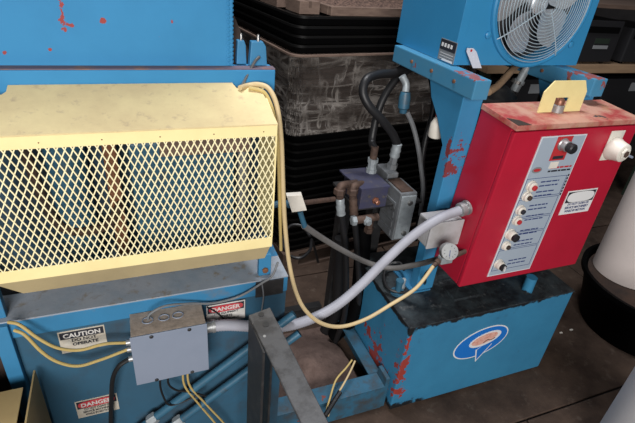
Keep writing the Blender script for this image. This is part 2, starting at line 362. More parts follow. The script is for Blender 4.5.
MB().box(MR-.012, MR, MY+.0125, 1.45, 0, ZL-.0045).build('side_plate', 'blue_plate', bal)
MB().box(ML-.035, ML-.001, MY-.018, MY+.02, 0, ZL-.005).build('leg', 'blue_frame', bal, bevel=.002)
MB().box(-.9, ML-.05, 1.06, 1.075, 0, 1.2).build('rear_plate', 'rust_dark', bal)
# what shows behind the mesh
MB().box(-.9, MR-.013, 1.195, 1.21, 0.2, 1.34).build('back_panel', 'blue_shaded', bal)
MB().box(-.02, .235, 1.10, 1.19, .85, 1.205).build('pump_housing', 'blue_pipe', bal, bevel=.012)
MB().cyl((-.16, 1.15, .83), (-.16, 1.15, 1.22), .045, 20).build('ram_cylinder', 'blue_pipe', bal, smooth=True)
MB().box(-.075, -.045, 1.10, 1.13, .83, 1.229).build('rusty_upright', 'rust', bal, bevel=.003)
MB().box(.05, .27, 1.07, 1.10, 1.175, 1.228).build('inner_shelf', 'card', bal, bevel=.003)
MB().tube([(-.24, 1.13, 1.22), (-.2, 1.11, 1.0), (-.1, 1.1, .98), (-.05, 1.085, 1.05)], .012, 10).build('inner_hose', 'rust_dark', bal, smooth=True)
MB().tube([(.26, 1.12, 1.21), (.255, 1.1, 1.05), (.25, 1.12, .85)], .014, 10).build('inner_hose', 'cable_grey', bal, smooth=True)
MB().box(-.9, MR-.013, MY+.096, MY+.2, .70, .80).build('gap_shade', 'shade_black', bal)  # near-black block standing in for the shaded gap behind the ledge
# lugs on the beam and ledge
for (x, w, h, t) in ((0.262, .020, .055, 1.145), (0.300, .036, .056, 1.13)):
    lg = MB().prism([(x-w*.62, t, 1.3746), (x+w*.62, t, 1.3746), (x+w*.5, t, 1.3746+h*.8), (x+w*.3, t, 1.3746+h), (x-w*.5, t, 1.3746+h)], (0, .02, 0)).build('lug', 'blue_frame', bal, bevel=.002)
    MB().lathe((x, t+.008, 1.3746+h-.004), (0, 0, 1), [(0, .004), (.016, .0036), (.02, .002)], 10).build('stud', 'steel', lg, smooth=True)
MB().prism([(.245, 1.17, 1.30), (.33, 1.17, 1.30), (.245, 1.17, 1.49)], (0, .012, 0)).build('gusset', 'rust_dark', bal)
tb = MB().box(.284, .320, MY+.012, MY+.03, ZL, .888).build('guard_bracket', 'blue_frame', bal, bevel=.003)
MB().lathe((.302, MY+.012, ZL+.02), (0, -1, 0), [(0, .009), (.006, .009), (.008, .006)], 6).build('bolt', 'rust', tb)
tb = MB().box(-.372, -.330, MY+.008, MY+.03, ZL, .90).build('guard_bracket', 'blue_frame', bal, bevel=.003)
MB().lathe((-.35, MY+.008, ZL+.02), (0, -1, 0), [(0, .009), (.006, .009), (.008, .006)], 6).build('bolt', 'rust', tb)
# blank black nameplate at the right end of the front
a, b_ = PY(255, 282, MY), PY(282, 290, MY)
np_ = MB().box(a.x, b_.x, MY-.010, MY-.006, b_.z-.004, a.z+.004).build('nameplate', 'black_paint', bal, bevel=.001, label='small scuffed black nameplate')
# stickers
def sign(name, x0, x1, z0, z1, head, headmat, headtxtmat, lines, base, linemat, label, oval=False, Y=MY, parent=bal, headh=.33):
    s_ = MB().box(x0, x1, Y-.0012, Y+.0005, z0, z1).build(name, base, parent, label=label)
    w, h = x1-x0, z1-z0; hz = z1-h*headh
    if oval:
        MB().box(x0+w*.03, x1-w*.03, Y-.0018, Y-.0012, hz, z1-h*.05).build('header_panel', 'ink', s_)
        cx_, cz_, rx, rz = (x0+x1)/2, (hz+z1-h*.05)/2, w*.445, (z1-h*.05-hz)*.47
        MB().prism([(cx_+rx*math.copysign(abs(math.cos(t))**.55, math.cos(t)), Y-.0018, cz_+rz*math.copysign(abs(math.sin(t))**.75, math.sin(t))) for t in [2*math.pi*i/32 for i in range(32)]], (0, -.0006, 0)).build('header_oval', headmat, s_)
        tx0, tw, tz, th = x0+w*.13, w*.74, cz_-rz*.6, rz*1.2
    else:
        MB().box(x0+w*.03, x1-w*.03, Y-.0018, Y-.0012, hz, z1-h*.05).build('header_panel', headmat, s_)
        tx0, tw = x0+w*.10, w*.80; th = (z1-h*.05-hz)*.66; tz = hz+(z1-h*.05-hz)*.17
    if head: text_mb(MB(), head, (tx0, Y-.0024, tz), (1, 0, 0), (0, 0, 1), tw, th, (0, -1, 0), bold=.03).build('lettering', headtxtmat, s_)
    n = len(lines); lh = (hz-z0-h*.06)/n
    mb = MB()
    for i, (t, a0, a1) in enumerate(lines):
        if not t: continue
        text_mb(mb, t, (x0+w*a0, Y-.0012, hz-lh*(i+1)+lh*.16), (1, 0, 0), (0, 0, 1), w*(a1-a0), lh*.74, (0, -1, 0), bold=.035)
    mb.build('lettering', linemat, s_)
    return s_
a, b_, c_ = PY(57, 333, MY), PY(104, 325, MY), PY(60, 354, MY)
sign('caution_sticker', a.x, b_.x, c_.z, b_.z+.002, 'CAUTION', 'ink', 'sticker_white', [('DO NOT', .26, .80), ('OPERATE', .26, .82), ('', 0, 0)], 'sticker_old', 'ink', 'worn black and cream caution sticker', headh=.36)
a, b_, c_ = PY(74.3, 401.6, MY), PY(116.5, 392.7, MY), PY(79.5, 418, MY)
sign('danger_sticker', a.x, b_.x, c_.z, b_.z, 'DANGER', 'sticker_red', 'sticker_white', [('DO NOT CLEAN OR', .18, .82), ('SERVICE MACHINERY', .14, .86), ('WHILE IN MOTION', .18, .80)], 'sticker_old', 'ink', 'worn red danger sticker low on the plate', oval=True, headh=.46)
a, b_, c_ = PY(206, 305, MY-.006), PY(245, 298.7, MY-.006), PY(206.7, 324.5, MY-.006)
sign('danger_sticker', a.x, b_.x, c_.z, b_.z-.002, 'DANGER', 'sticker_red', 'sticker_white', [('THIS EQUIPMENT', .18, .82), ('STARTS', .34, .66), ('AUTOMATICALLY', .18, .84)], 'sticker_white', 'ink', 'red and white danger sticker beside the junction box', oval=True, Y=MY-.007, headh=.42)

# ------------------------------------------------------------------ mesh guard
GL, GR, GY, GT, GB = -0.322, 0.300, 0.95, 1.291, PY(272, 237, .95).z
gd = thing('mesh_guard', ((GL+GR)/2, 1.02, .90), 'cream sheet-metal guard with diamond mesh front on the blue machine', 'guard')
zb = 1.343
def gt(x, t): return (x, GY+t*(1.098-GY), GT+t*(zb-GT))     # on the sloping top
poly = [gt(GL, 0), gt(GR, 0), gt(GR-.004, .55), gt(GR-.012, .98), gt(.262, .98), gt(.255, .82), gt(.235, .86), gt(.228, 1.0), gt(-.230, 1.0), gt(-.231, .86), gt(-.238, .80), gt(-.29, .78), gt(-.30, .98), gt(GL, .98)]
MB().prism(poly, (0, 0, -.003)).build('top_panel', 'cream_top', gd)
MB().box(GL, GR, GY, GY+.003, 1.262, GT-.003).build('top_lip', 'cream', gd, bevel=.0008, seg=1)
MB().box(GL, GR, GY, GY+.003, GB-.030, GB).build('bottom_lip', 'cream', gd, bevel=.0008, seg=1)
MB().prism([(GL+.006, GY+.003, GB-.030), (GR-.004, GY+.003, GB-.030), (GR-.012, GY+.022, GB-.080), (GL+.050, GY+.022, GB-.080)], (0, .003, 0)).build('bottom_return', 'cream_shaded', gd)
for x in (GL, GR-.003):
    MB().prism([(x, GY+.003, GB-.028), (x, GY+.003, GT-.002), (x, 1.095, zb-.004), (x, 1.095, 1.0), (x, 1.03, GB-.028)], (.003, 0, 0)).build('side_panel', 'cream', gd)
MB().box(GL, GL+.004, GY, GY+.003, GB, 1.262).build('mesh_edge', 'cream', gd)
MB().box(GR-.004, GR, GY, GY+.003, GB, 1.262).build('mesh_edge', 'cream', gd)
em = MB(); cw, ch = 0.0145, 0.0300; x0, x1, z0, z1 = GL+.002, GR-.002, GB-.002, 1.264
sl = ch/cw
for sgn in (1, -1):
    k0 = int((x0-(z1-z0)/sl)/cw)-2; k1 = int((x1+(z1-z0)/sl)/cw)+2
    for k in range(k0, k1):
        xa = k*cw; pts = []
        za, zb_ = z0, z1; pa = xa; pb_ = xa+sgn*(z1-z0)/sl
        lo, hi = 0.0, 1.0; d = pb_-pa
        t0, t1 = (x0-pa)/d, (x1-pa)/d
        if t0 > t1: t0, t1 = t1, t0
        lo, hi = max(lo, t0), min(hi, t1)
        if hi-lo < .01: continue
        em.bar((pa+d*lo, GY+.0015+sgn*.0006, za+(zb_-za)*lo), (pa+d*hi, GY+.0015+sgn*.0006, za+(zb_-za)*hi), .0024, .0028, up=(0, 1, 0))
em.build('expanded_mesh', 'cream_mesh', gd)
bn = MB()
for k in range(6): bn.lathe((GL+.04+k*.11, GY, 1.274), (0, -1, 0), [(0, .0016), (.0008, .0012)], 8)
bn.build('rivets', 'rust', gd)
rod = MB().tube([gt(.243, .80), gt(.252, .95), (0.285, 1.115, 1.385), (0.300, 1.122, 1.398)], .0035, 8)
tag(rod.build('latch_rod', 'steel', smooth=True), 'thin grey steel rod leaning from the guard corner to the blue lug', 'rod')

# ------------------------------------------------------------------ junction box and its wires
J0, J1, JY, JZ0, JZ1 = -0.066, 0.121, 0.905, 0.605, 0.775
jb = thing('junction_box', ((J0+J1)/2, .95, JZ0), 'grey steel junction box with dusty top on the lower blue plate', 'electrical box')
MB().box(J0+.003, J1-.003, JY+.004, MY-.0065, JZ0+.002, JZ1-.002).build('body', 'box_grey', jb, bevel=.002)
MB().box(J0+.003, J1-.003, JY+.006, MY-.0075, JZ1-.002, JZ1-.0005).build('dusty_top', 'box_dusty', jb)
cv = MB().box(J0, J1, JY, JY+.004, JZ0, JZ1).build('cover', 'box_grey', jb, bevel=.0015)
for (x, z) in ((J0+.05, JZ0+.006), (J1-.045, JZ0+.006), (J0+.05, JZ1-.007), (J1-.045, JZ1-.007)):
    MB().lathe((x, JY, z), (0, -1, 0), [(0, .005), (.002, .005), (.003, .003)], 10).build('screw', 'black_paint', cv)
for x in (J0+.045, J0+.085, J0+.12):
    MB().tube([(x+.013*math.cos(t), .957+.011*math.sin(t), JZ1+.0005) for t in [i*math.pi/6 for i in range(12)]], .0014, 6, closed=True, sub=2).build('knockout_ring', 'box_grey', jb)
for z in (.715, .690, .655):
    MB().lathe((J0+.003, .955, z), (-1, 0, 0), [(0, .011), (.006, .011), (.006, .008), (.016, .008)], 12).build('cable_gland', 'galvanised', jb, smooth=True)
MB().lathe((J1-.003, .955, .715), (1, 0, 0), [(0, .019), (.008, .019), (.008, .016), (.022, .016), (.022, .0185), (.03, .0185)], 16).build('conduit_fitting', 'galvanised', jb, smooth=True)
def cable(name, mt, r, pts, label, cat='cable', n=8, ribs=0, group=None):
    return tag(MB().tube(pts, r, n, ribs=ribs).build(name, mt, smooth=True), label, cat, group)
g0 = Vector((J0-.012, .955, .715)); g1 = Vector((J0-.012, .955, .690)); g2 = Vector((J0-.012, .955, .655))
cable('wire', 'cable_yellow', .0040, [PY(8, 322, .975), PY(20, 325, .965), PY(38, 338, .955), PY(58, 348, .95), PY(80, 350, .95), PY(104, 344, .952), g0], 'yellow wire passing over the caution sticker into the junction box', 'wire')
cable('wire', 'cable_yellow', .0040, [PY(14, 330, .975), PY(25, 335, .965), PY(42, 352, .955), PY(58, 362, .95), PY(78, 366, .95), PY(100, 360, .952), g1], 'yellow wire sagging below the caution sticker into the junction box', 'wire')
cable('power_lead', 'rubber', .0062, [g2, PY(119, 366, .95), PY(113, 378, .955), PY(111.5, 395, .965), PY(111, 412, .975), PY(111, 440, .975), PY(112, 480, .98)], 'black cable hanging from the left side of the junction box', 'cable')
cable('wire', 'cable_grey', .0032, [Vector((-.02, .96, JZ1-.003)), PY(150, 314, .955), PY(165, 306, .96), PY(190, 303.5, .975), PY(214, 303, .98), PY(240, 296, .98), PY(262, 283, .98), PY(272, 276, .985), PY(278, 262, 1.0)], 'thin grey wire arching from the junction box top to the guard bracket', 'wire')
cable('wire', 'rubber', .0022, [PY(207, 307, .99), PY(216, 312, .988), PY(226, 320, .985), PY(238, 322.5, .985), PY(250, 321, .985)], 'thin black wire crossing the danger sticker by the junction box', 'wire')
cable('wire', 'cable_grey', .0022, [PY(262, 283, .983), PY(263.5, 296, .986), PY(262, 308, .988), PY(260, 325, .988)], 'thin grey wire hanging in front of the black nameplate', 'wire')
for i, (xa, xb, xc) in enumerate(((182, 198, 219), (187, 205, 228))):
    cable('wire', 'cable_yellow', .0032, [Vector((.06+i*.012, .955, JZ0+.004)), PY(xa+2, 384, .955), PY(xb, 403, .955), PY(xc, 428, .96), PY(xc+14, 450, .97)],
          ('left' if i == 0 else 'right')+'-hand one of two yellow wires hanging below the junction box', 'wire')
for i, pts in enumerate(([(160, 383), (164, 398), (170, 405), (182, 402), (196, 396)], [(168, 382), (176, 390), (190, 392), (206, 396)])):
    cable('wire', 'rubber', .003, [Vector((.005+.02*i, .955, JZ0+.004))]+[PY(x, y, .955) for x, y in pts], ['thin black wire looping down under the junction box', 'thin black wire running right from under the junction box'][i], 'wire')
# two blue pipes in front of the plate
for i, (p, q) in enumerate((((146, 424), (262, 338)), ((172, 426), (268, 356)))):
    pt = thing('hydraulic_pipe', PY(p[0], p[1], .97), ('upper' if i == 0 else 'lower')+' of two blue pipes rising to the right below the junction box', 'pipe', 'blue pipes in front of the lower plate')
    A, B = PY(p[0], p[1], .965), PY(q[0], q[1], .965); d = (B-A).normalized()
    MB().cyl(A-d*.15, B+d*.12, .0125, 14).build('pipe', 'blue_pipe', pt, smooth=True)
    MB().lathe(A+d*.01, d, [(0, .015), (.004, .018), (.026, .018), (.03, .015)], 6).build('pipe_nut', 'fitting_pale', pt)

# ------------------------------------------------------------------ black bar in front
bb = thing('bar_bracket', (.23, .82, 0), 'black flat-bar stand in front of the lower blue plate', 'bracket')
t0, t1, t2, t3 = (PZ(x, y, .88) for x, y in ((248.5, 315), (270, 307), (331, 427), (303, 427)))
e = (t2-t1)*.25; e2 = (t3-t0)*.25
MB().prism([t0, t1, t2+e, t3+e2], (0, 0, -.006)).build('top_bar', 'bar_lit', bb, bevel=.0015, seg=1)
MB().prism([(t0.x, t0.y, 0), (t0.x+.004, t0.y-.115, 0), (t0.x+.004, t0.y-.115, .8735), (t0.x, t0.y, .8735)], (.006, 0, 0)).build('post', 'black_paint', bb, bevel=.001, seg=1)
MB().box(t1.x-.010, t1.x-.004, t1.y-.058, t1.y-.002, 0, .8735).build('post', 'black_paint', bb, bevel=.001, seg=1)
pm = (t0+t1)/2+(t2-t1)*.14
MB().lathe((pm.x, pm.y, .880), (0, 0, 1), [(0, .008), (.0015, .008), (.0015, .006)], 14).build('bolt_head', 'black_paint', bb)
pm = (t0+t1)/2+(t2-t1)*.04
MB().lathe((pm.x, pm.y, .880), (0, 0, 1), [(0, .007), (.0015, .007), (.0015, .005)], 14).build('bolt_head', 'black_paint', bb)
pm = t0+(t3-t0)*.24
MB().lathe((pm.x+.012, pm.y, .880), (0, 0, 1), [(0, .004), (.001, .003)], 7).build('weld_spatter', 'galvanised', bb)

# ------------------------------------------------------------------ cream cover at the lower left
cb = thing('sheet_cover', (-.5, .8, 0), 'cream sheet-metal bin at the lower left with its lid slid aside', 'bin')
X = -.297
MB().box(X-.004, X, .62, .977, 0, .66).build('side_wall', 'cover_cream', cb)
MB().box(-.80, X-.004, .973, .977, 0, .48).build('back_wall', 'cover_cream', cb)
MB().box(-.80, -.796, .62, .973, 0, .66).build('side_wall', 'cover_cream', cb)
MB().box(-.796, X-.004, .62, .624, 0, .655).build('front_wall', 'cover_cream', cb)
MB().box(-.796, X-.004, .624, .973, 0, .004).build('bottom', 'shade_black', cb)  # near-black floor paints in the shade inside the bin
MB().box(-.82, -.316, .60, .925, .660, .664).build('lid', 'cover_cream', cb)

# ------------------------------------------------------------------ skid frame between the machines
sk = thing('skid_frame', (.6, 1.1, 0), 'low blue steel frame on the floor joining the machine to the tank', 'frame')
MB().box(.372, .83, 1.035, 1.11, .122, .128).build('front_rail', 'blue_skid', sk, bevel=.001, seg=1)
MB().box(.372, .83, 1.035, 1.041, 0, .1215).build('front_web', 'blue_skid', sk)
MB().box(.795, .848, 1.112, 1.50, .118, .124).build('side_rail', 'blue_skid', sk, bevel=.001, seg=1)
MB().box(.842, .848, 1.112, 1.50, 0, .1175).build('side_web', 'blue_skid', sk)
MB().box(.831, .848, 1.037, 1.107, 0, .17).build('corner_post', 'blue_skid', sk, bevel=.002)
MB().box(.372, .79, 1.62, 1.66, .0, .06).build('rear_rail', 'black_paint', sk, bevel=.001, seg=1)  # near-black stands in for the darkness at the back of the frame
sm = MB()
nx, ny = 22, 18
for j in range(ny+1):
    for i in range(nx+1):
        x, y = .385+i*(.40/nx), 1.118+j*(.42/ny); d = math.hypot((x-.60)/.24, (y-1.26)/.25)
        sm.v.append(Vector((x, y, .002+max(0, 1-d)**.8*.11+random.uniform(0, .006))))
for j in range(ny):
    for i in range(nx):
        k = j*(nx+1)+i; sm.f.append([k, k+1, k+nx+2, k+nx+1])
so = sm.build('dirt_heap', 'soil', smooth=True); tag(so, 'heap of brown dirt lying inside the low blue frame', 'dirt'); so['kind'] = 'stuff'
for i, pts in enumerate(([(352, 360), (346, 368), (336, 380), (330, 398), (326, 412)], [(355, 361), (350, 372), (343, 385), (333, 402), (328, 416)])):
    ps = [PZ(pts[0][0], pts[0][1], .20), PZ(pts[1][0], pts[1][1], .19), PZ(pts[2][0], pts[2][1], .17), PZ(pts[3][0], pts[3][1], .15), PZ(pts[4][0], pts[4][1], .137)]
    cable('wire', 'cable_yellow' if i == 0 else 'cable_cream', .0038, ps, ['yellow wire end sticking up over the low blue frame', 'cream wire end with dark sleeve over the low blue frame'][i], 'wire')
cable('cable_sleeve', 'rubber', .010, [PZ(340, 392, .160), PZ(333, 403, .150), PZ(325, 416, .141)], 'short black cable sleeve on the low blue rail', 'cable')

# ------------------------------------------------------------------ hydraulic tank
TX0, TX1, TY0, TY1, TZ = .855, 1.658, 1.004, 1.46, .475
tk = thing('hydraulic_tank', ((TX0+TX1)/2, (TY0+TY1)/2, 0), 'blue hydraulic oil tank with chipped red paint and an oval sticker', 'tank')
MB().box(TX0, TX1, TY0, TY1, .012, TZ-.004).build('shell', 'blue_tank', tk, bevel=.006)
MB().box(TX0-.004, TX1+.004, TY0-.004, TY1+.004, TZ-.006, TZ).build('top_plate', 'oily_top', tk, bevel=.0015, seg=1)
MB().box(TX0+.01, TX1-.01, TY0+.01, TY1-.01, 0, .012).build('base', 'shade_black', tk)
MB().cyl((1.45, 1.06, TZ), (1.45, 1.06, TZ+.07), .022, 16).build('filler_pipe', 'blue_tank', tk, smooth=True)
MB().lathe((.905, 1.19, TZ), (0, 0, 1), [(0, .03), (.004, .03), (.004, .013), (.05, .013), (.05, .016), (.062, .016)], 14).build('port_fitting', 'blue_pipe', tk, smooth=True)
MB().box(1.10, 1.22, 1.08, 1.2, TZ, TZ+.012).build('inspection_cover', 'oily_top', tk, bevel=.003)
# oval sticker: white edge, blue body with a tail, pink oval in the middle
S0 = PY(481, 342, TY0)
def oval(cx_, cz_, rx, rz, rot, n=40):
    return [(cx_+rx*math.cos(t)*math.cos(rot)-rz*math.sin(t)*math.sin(rot), cz_+rx*math.cos(t)*math.sin(rot)+rz*math.sin(t)*math.cos(rot)) for t in [2*math.pi*i/n for i in range(n)]]
def flat(pts, y, dy): return [(x, y, z) for x, z in pts], (0, dy, 0)
rx, rz, rt = .134, .080, .20
st = MB().prism(*flat(oval(S0.x, S0.z, rx, rz, rt), TY0-.0002, -.001)).build('oval_sticker', 'white_print', tk, label='blue and white oval sticker with a pink centre')
MB().prism(*flat(oval(S0.x, S0.z, rx-.006, rz-.006, rt), TY0-.0012, -.0005)).build('blue_field', 'sticker_blue', st)
tl = PY(477, 357, TY0)
MB().prism([(tl.x-.025, TY0-.0012, tl.z+.05), (tl.x-.004, TY0-.0012, tl.z-.026), (tl.x+.055, TY0-.0012, tl.z+.065), (tl.x+.02, TY0-.0012, tl.z+.075)], (0, -.0009, 0)).build('tail_outline', 'white_print', st)
MB().prism([(tl.x-.018, TY0-.0021, tl.z+.05), (tl.x-.003, TY0-.0021, tl.z-.014), (tl.x+.05, TY0-.0021, tl.z+.067), (tl.x+.02, TY0-.0021, tl.z+.078)], (0, -.0005, 0)).build('tail', 'sticker_blue', st)
pc = PY(485, 338.5, TY0)
MB().prism(*flat(oval(pc.x, pc.z, .078, .036, rt+.02), TY0-.0017, -.0012)).build('pale_oval', 'white_print', st)
MB().prism(*flat(oval(pc.x-.004, pc.z+.002, .064, .026, rt+.02), TY0-.0029, -.0005)).build('pink_oval', 'sticker_pink', st)
MB().tube([(pc.x-.005, TY0-.0036, pc.z-.02), (pc.x+.012, TY0-.0036, pc.z-.006), (pc.x+.03, TY0-.0036, pc.z-.012), (pc.x+.05, TY0-.0036, pc.z-.004)], .0016, 6).build('dark_squiggle', 'rust_dark', st)

# ------------------------------------------------------------------ uprights and cooler arms
for i, (x, lab) in enumerate(((.975, 'blue upright with flaking paint behind the red cabinet, carrying the cooler'), (1.468, 'right-hand blue upright hidden behind the red cabinet under the cooler'))):
    us = thing('cooler_support', (x+.025, 1.25, TZ), lab, 'support')
    MB().prism([(x, 1.172, TZ+.008)]+[(x, PX(px_, py_, .975).y, max(PX(px_, py_, .975).z, TZ+.008) if py_ < 280 else TZ+.008) for px_, py_ in ((409, 286), (442, 145), (437, 118), (431, 97))]+[(x, PX(431, 97, .975).y+.03, 1.2735), (x, 1.172, 1.2735)], (.080, 0, 0)).build('upright', 'blue_upright', us, bevel=.003)
    MB().box(x-.02, x+.07, 1.168, 1.32, TZ, TZ+.0075).build('foot_plate', 'blue_frame', us)
    am = MB().box(x-.012, x+.047, 1.120, 1.62, 1.274, 1.335).build('arm', 'blue_arm', us, bevel=.004)
    for k in range(3):
        MB().lathe((x-.0115, 1.22+k*.13, 1.305), (-1, 0, 0), [(0, .007), (.004, .007), (.005, .004)], 6).build('bolt', 'rust', am)

# ------------------------------------------------------------------ oil cooler with fan
C0, C1, CYF, CYB, CZ0, CZ1 = 0.998, 1.558, 1.30, 1.67, 1.3365, 1.80
FX, FZ, FR = 1.312, 1.538, .182
oc = thing('oil_cooler', ((C0+C1)/2, (CYF+CYB)/2, CZ0), 'blue box oil cooler with wire-guarded fan above the red cabinet', 'cooler')
nseg = 48
ring = [(FX+FR*1.0*math.cos(2*math.pi*i/nseg), FZ+FR*math.sin(2*math.pi*i/nseg)) for i in range(nseg)]
def sq(i):
    a = 2*math.pi*i/nseg; c, s = math.cos(a), math.sin(a)
    tx = ((C1-FX) if c > 0 else (FX-C0))/max(abs(c), 1e-6); tz = ((CZ1-FZ) if s > 0 else (FZ-CZ0))/max(abs(s), 1e-6)
    t = min(tx, tz); return (FX+c*t, FZ+s*t)
cs = MB()
outer = [sq(i) for i in range(nseg)]
for cxx, czz in ((C0, CZ0), (C1, CZ0), (C0, CZ1), (C1, CZ1)):      # snap the nearest to the corners
    k = min(range(nseg), key=lambda i: (outer[i][0]-cxx)**2+(outer[i][1]-czz)**2); outer[k] = (cxx, czz)
V_ = [(x, CYF, z) for x, z in outer]+[(x, CYF, z) for x, z in ring]+[(x, CYF+.05, z) for x, z in ring]+[(x, CYB, z) for x, z in outer]
F_ = []
for i in range(nseg):
    j = (i+1) % nseg
    F_ += [(i, j, nseg+j, nseg+i), (nseg+i, nseg+j, 2*nseg+j, 2*nseg+i), (i, 3*nseg+i, 3*nseg+j, j)]
F_.append([3*nseg+i for i in range(nseg)])
cs.add(V_, F_).build('housing', 'blue_cooler', oc)
MB().lathe((FX, CYF+.049, FZ), (0, 1, 0), [(0, FR-.001), (.001, FR-.001)], nseg).build('radiator_core', 'black_paint', oc)
MB().box(C0, C0+.03, CYF-.004, CYF, CZ0, CZ1).build('front_flange', 'blue_cooler', oc, bevel=.001, seg=1)
MB().tube([(FX+(FR+.018)*math.cos(t), CYF-.003, FZ+(FR+.018)*math.sin(t)) for t in [2*math.pi*i/40 for i in range(40)]], .009, 8, closed=True, sub=2).build('shroud_rim', 'blue_cooler', oc, smooth=True)
hub = MB().lathe((FX, CYF+.035, FZ), (0, -1, 0), [(0, .036), (.02, .036), (.026, .028)], 20).build('fan_hub', 'aluminium_fan', oc, smooth=True)
for k in range(5):
    a0 = math.radians(161+k*72); bl = MB(); nr, na = 8, 8
    for r_ in range(nr+1):
        rr = .034+(FR-.05)*r_/nr; wd = .24+.38*math.sin(math.pi*(.12+.75*r_/nr)); sw = .35*(r_/nr)
        for q in range(na+1):
            u_ = q/na-.5; a = a0+sw+u_*2*wd
            bl.v.append(Vector((FX+rr*math.cos(a), CYF+.022+u_*.034, FZ+rr*math.sin(a))))
    for r_ in range(nr):
        for q in range(na):
            i = r_*(na+1)+q; bl.f.append([i, i+1, i+na+2, i+na+1])
    bl.build('fan_blade', 'aluminium_fan', oc, smooth=True)
gw = MB()
for k in range(16):
    r_ = .028+k*(FR+.005-.028)/15; yy = CYF-.012-.022*math.sqrt(max(0, 1-(r_/(FR+.006))**2))
    gw.tube([(FX+r_*math.cos(t), yy, FZ+r_*math.sin(t)) for t in [2*math.pi*i/36 for i in range(36)]], .0013, 6, closed=True, sub=2)
for k in range(4):
    a = math.radians(35+90*k)
    gw.tube([(FX+r_*math.cos(a), CYF-.008-.022*math.sqrt(max(0, 1-(r_/(FR+.02))**2)), FZ+r_*math.sin(a)) for r_ in (.02, .08, .14, .17, .19, .20)], .002, 6)
gw.build('fan_grille', 'grille_wire', oc, smooth=True)
for a in (35, 145, 208, 325):
    t = math.radians(a); MB().lathe((FX+.222*math.cos(t), CYF, FZ+.222*math.sin(t)), (0, -1, 0), [(0, .012), (.006, .012), (.009, .008)], 12).build('grille_screw', 'blue_cooler', oc, smooth=True)
# maker's plate on the left side, tag on the front
p0, p1 = PX(439, 41, C0), PX(455, 61, C0); yc = PX(447.5, 51, C0)
pl = MB().box(C0-.0015, C0+.0002, yc.y-.045, yc.y+.045, yc.z-.034, yc.z+.034).build('maker_plate', 'label_grey', oc, label='black and silver maker plate')
MB().box(C0-.0022, C0-.0015, yc.y-.043, yc.y+.043, yc.z, yc.z+.032).build('plate_header', 'ink', pl)
mbp = MB()
for k in range(3): mbp.box(C0-.0021, C0-.0015, yc.y-.038, yc.y+.036, yc.z-.011-k*.0085, yc.z-.0098-k*.0085)
mbp.box(C0-.0021, C0-.0015, yc.y-.038, yc.y+.02, yc.z-.033, yc.z-.028)
for k in range(4): mbp.box(C0-.0028, C0-.0022, yc.y+.026-k*.017, yc.y+.036-k*.017, yc.z+.010, yc.z+.022)
mbp.build('plate_print', 'white_print', pl)
ta = PY(470, 48, CYF-.012); tb_ = PY(477, 68, CYF-.03)
tg = thing('hanging_tag', (tb_.x, tb_.y, tb_.z), 'pale grey tag hanging at the lower left of the fan cooler', 'tag')
u = Vector((.020, 0, 0)); n_ = Vector((0, -.002, 0)); dv = (tb_-ta)
pp = [ta-u*.6+dv*.0, ta+u*.6+dv*.0, ta+u+dv*.18, tb_+u*.9, tb_-u*.9, ta-u+dv*.18]
MB().prism(pp, n_).build('tag_plate', 'tag_grey', tg)
h0 = ta+dv*.12; MB().lathe(h0+Vector((0, -.002, 0)), (0, -1, 0), [(0, .004), (.0015, .004)], 10).build('rivet', 'ink_red', tg)

# ------------------------------------------------------------------ red control cabinet
PX0, PX1, PYF, PYB, PZ0, PZ1 = 1.03, 1.582, 1.0, 1.168, .632, 1.234
pc_ = thing('control_cabinet', ((PX0+PX1)/2, 1.08, PZ0), 'red electrical control cabinet with a grey button plate', 'control cabinet')
MB().box(PX0, PX1, PYF+.018, PYB, PZ0, PZ1-.004).build('body', 'red', pc_, bevel=.003)
MB().box(PX0-.001, PX1+.001, PYF, PYF+.016, PZ0-.002, PZ1-.022).build('door', 'red', pc_, bevel=.004)
MB().prism([(PX0-.004, PYF-.004, PZ1-.016), (PX0-.004, PYF-.004, PZ1+.001), (PX0-.004, PYB, PZ1+.014), (PX0-.004, PYB, PZ1-.004)], (PX1-PX0+.008, 0, 0)).build('lid', 'red_lid', pc_, bevel=.002)
MB().prism([(PX0-.003, PYF-.0035, PZ1+.0015), (PX0+.05, PYF-.0035, PZ1+.0015), (PX0+.03, PYF+.03, PZ1+.0047), (PX0-.003, PYF+.05, PZ1+.0063)], (0, 0, .0006)).build('bare_patch', 'rust_dark', pc_)
# control plate with frames and unreadably small print
CX0, CX1, CZ_0, CZ_1 = 1.142, 1.338, .657, 1.194
cp = MB().box(CX0, CX1, PYF-.003, PYF-.0002, CZ_0, CZ_1).build('button_plate', 'plate_edge', pc_, label='grey button plate with small printing')
MB().box(CX0+.004, CX1-.004, PYF-.0036, PYF-.003, CZ_0+.004, CZ_1-.004).build('plate_face', 'grey_plate', cp)
YF = PYF-.0036
fr = MB()
def frame_(x0, x1, z0, z1, t=.0016):
    for a_ in ((x0, x1, z1-t, z1), (x0, x1, z0, z0+t), (x0, x0+t, z0, z1), (x1-t, x1, z0, z1)): fr.box(a_[0], a_[1], YF-.0006, YF, a_[2], a_[3])
zs = [.678, .772, .836, .898, .975, 1.052]
for i in range(5): frame_(CX0+.006, CX1-.014, zs[i]+.003 if i != 3 else zs[3]+.003, zs[i+1]-.002)
fr.build('printed_frames', 'ink_blue', cp)
rnd = random.Random(5); pr = MB()
btn = [(529, 186.6), (524.7, 196.7), (518.8, 210.3), (516, 220.7), (511, 235), (506.5, 245.7), (501, 264.6)]
for i, (x, y) in enumerate(btn):
    q = PY(x, y, YF)
    for r_ in range(2): word_bars(pr, q.x+.034, min(q.x+.115, CX1-.022), q.z+.010-.015*r_, .0045, YF, rnd)
pr.build('small_print', 'ink_blue', cp, kind='stuff')
pr = MB(); word_bars(pr, 1.225, 1.325, 1.068, .006, YF, rnd); pr.build('small_print', 'ink', cp)
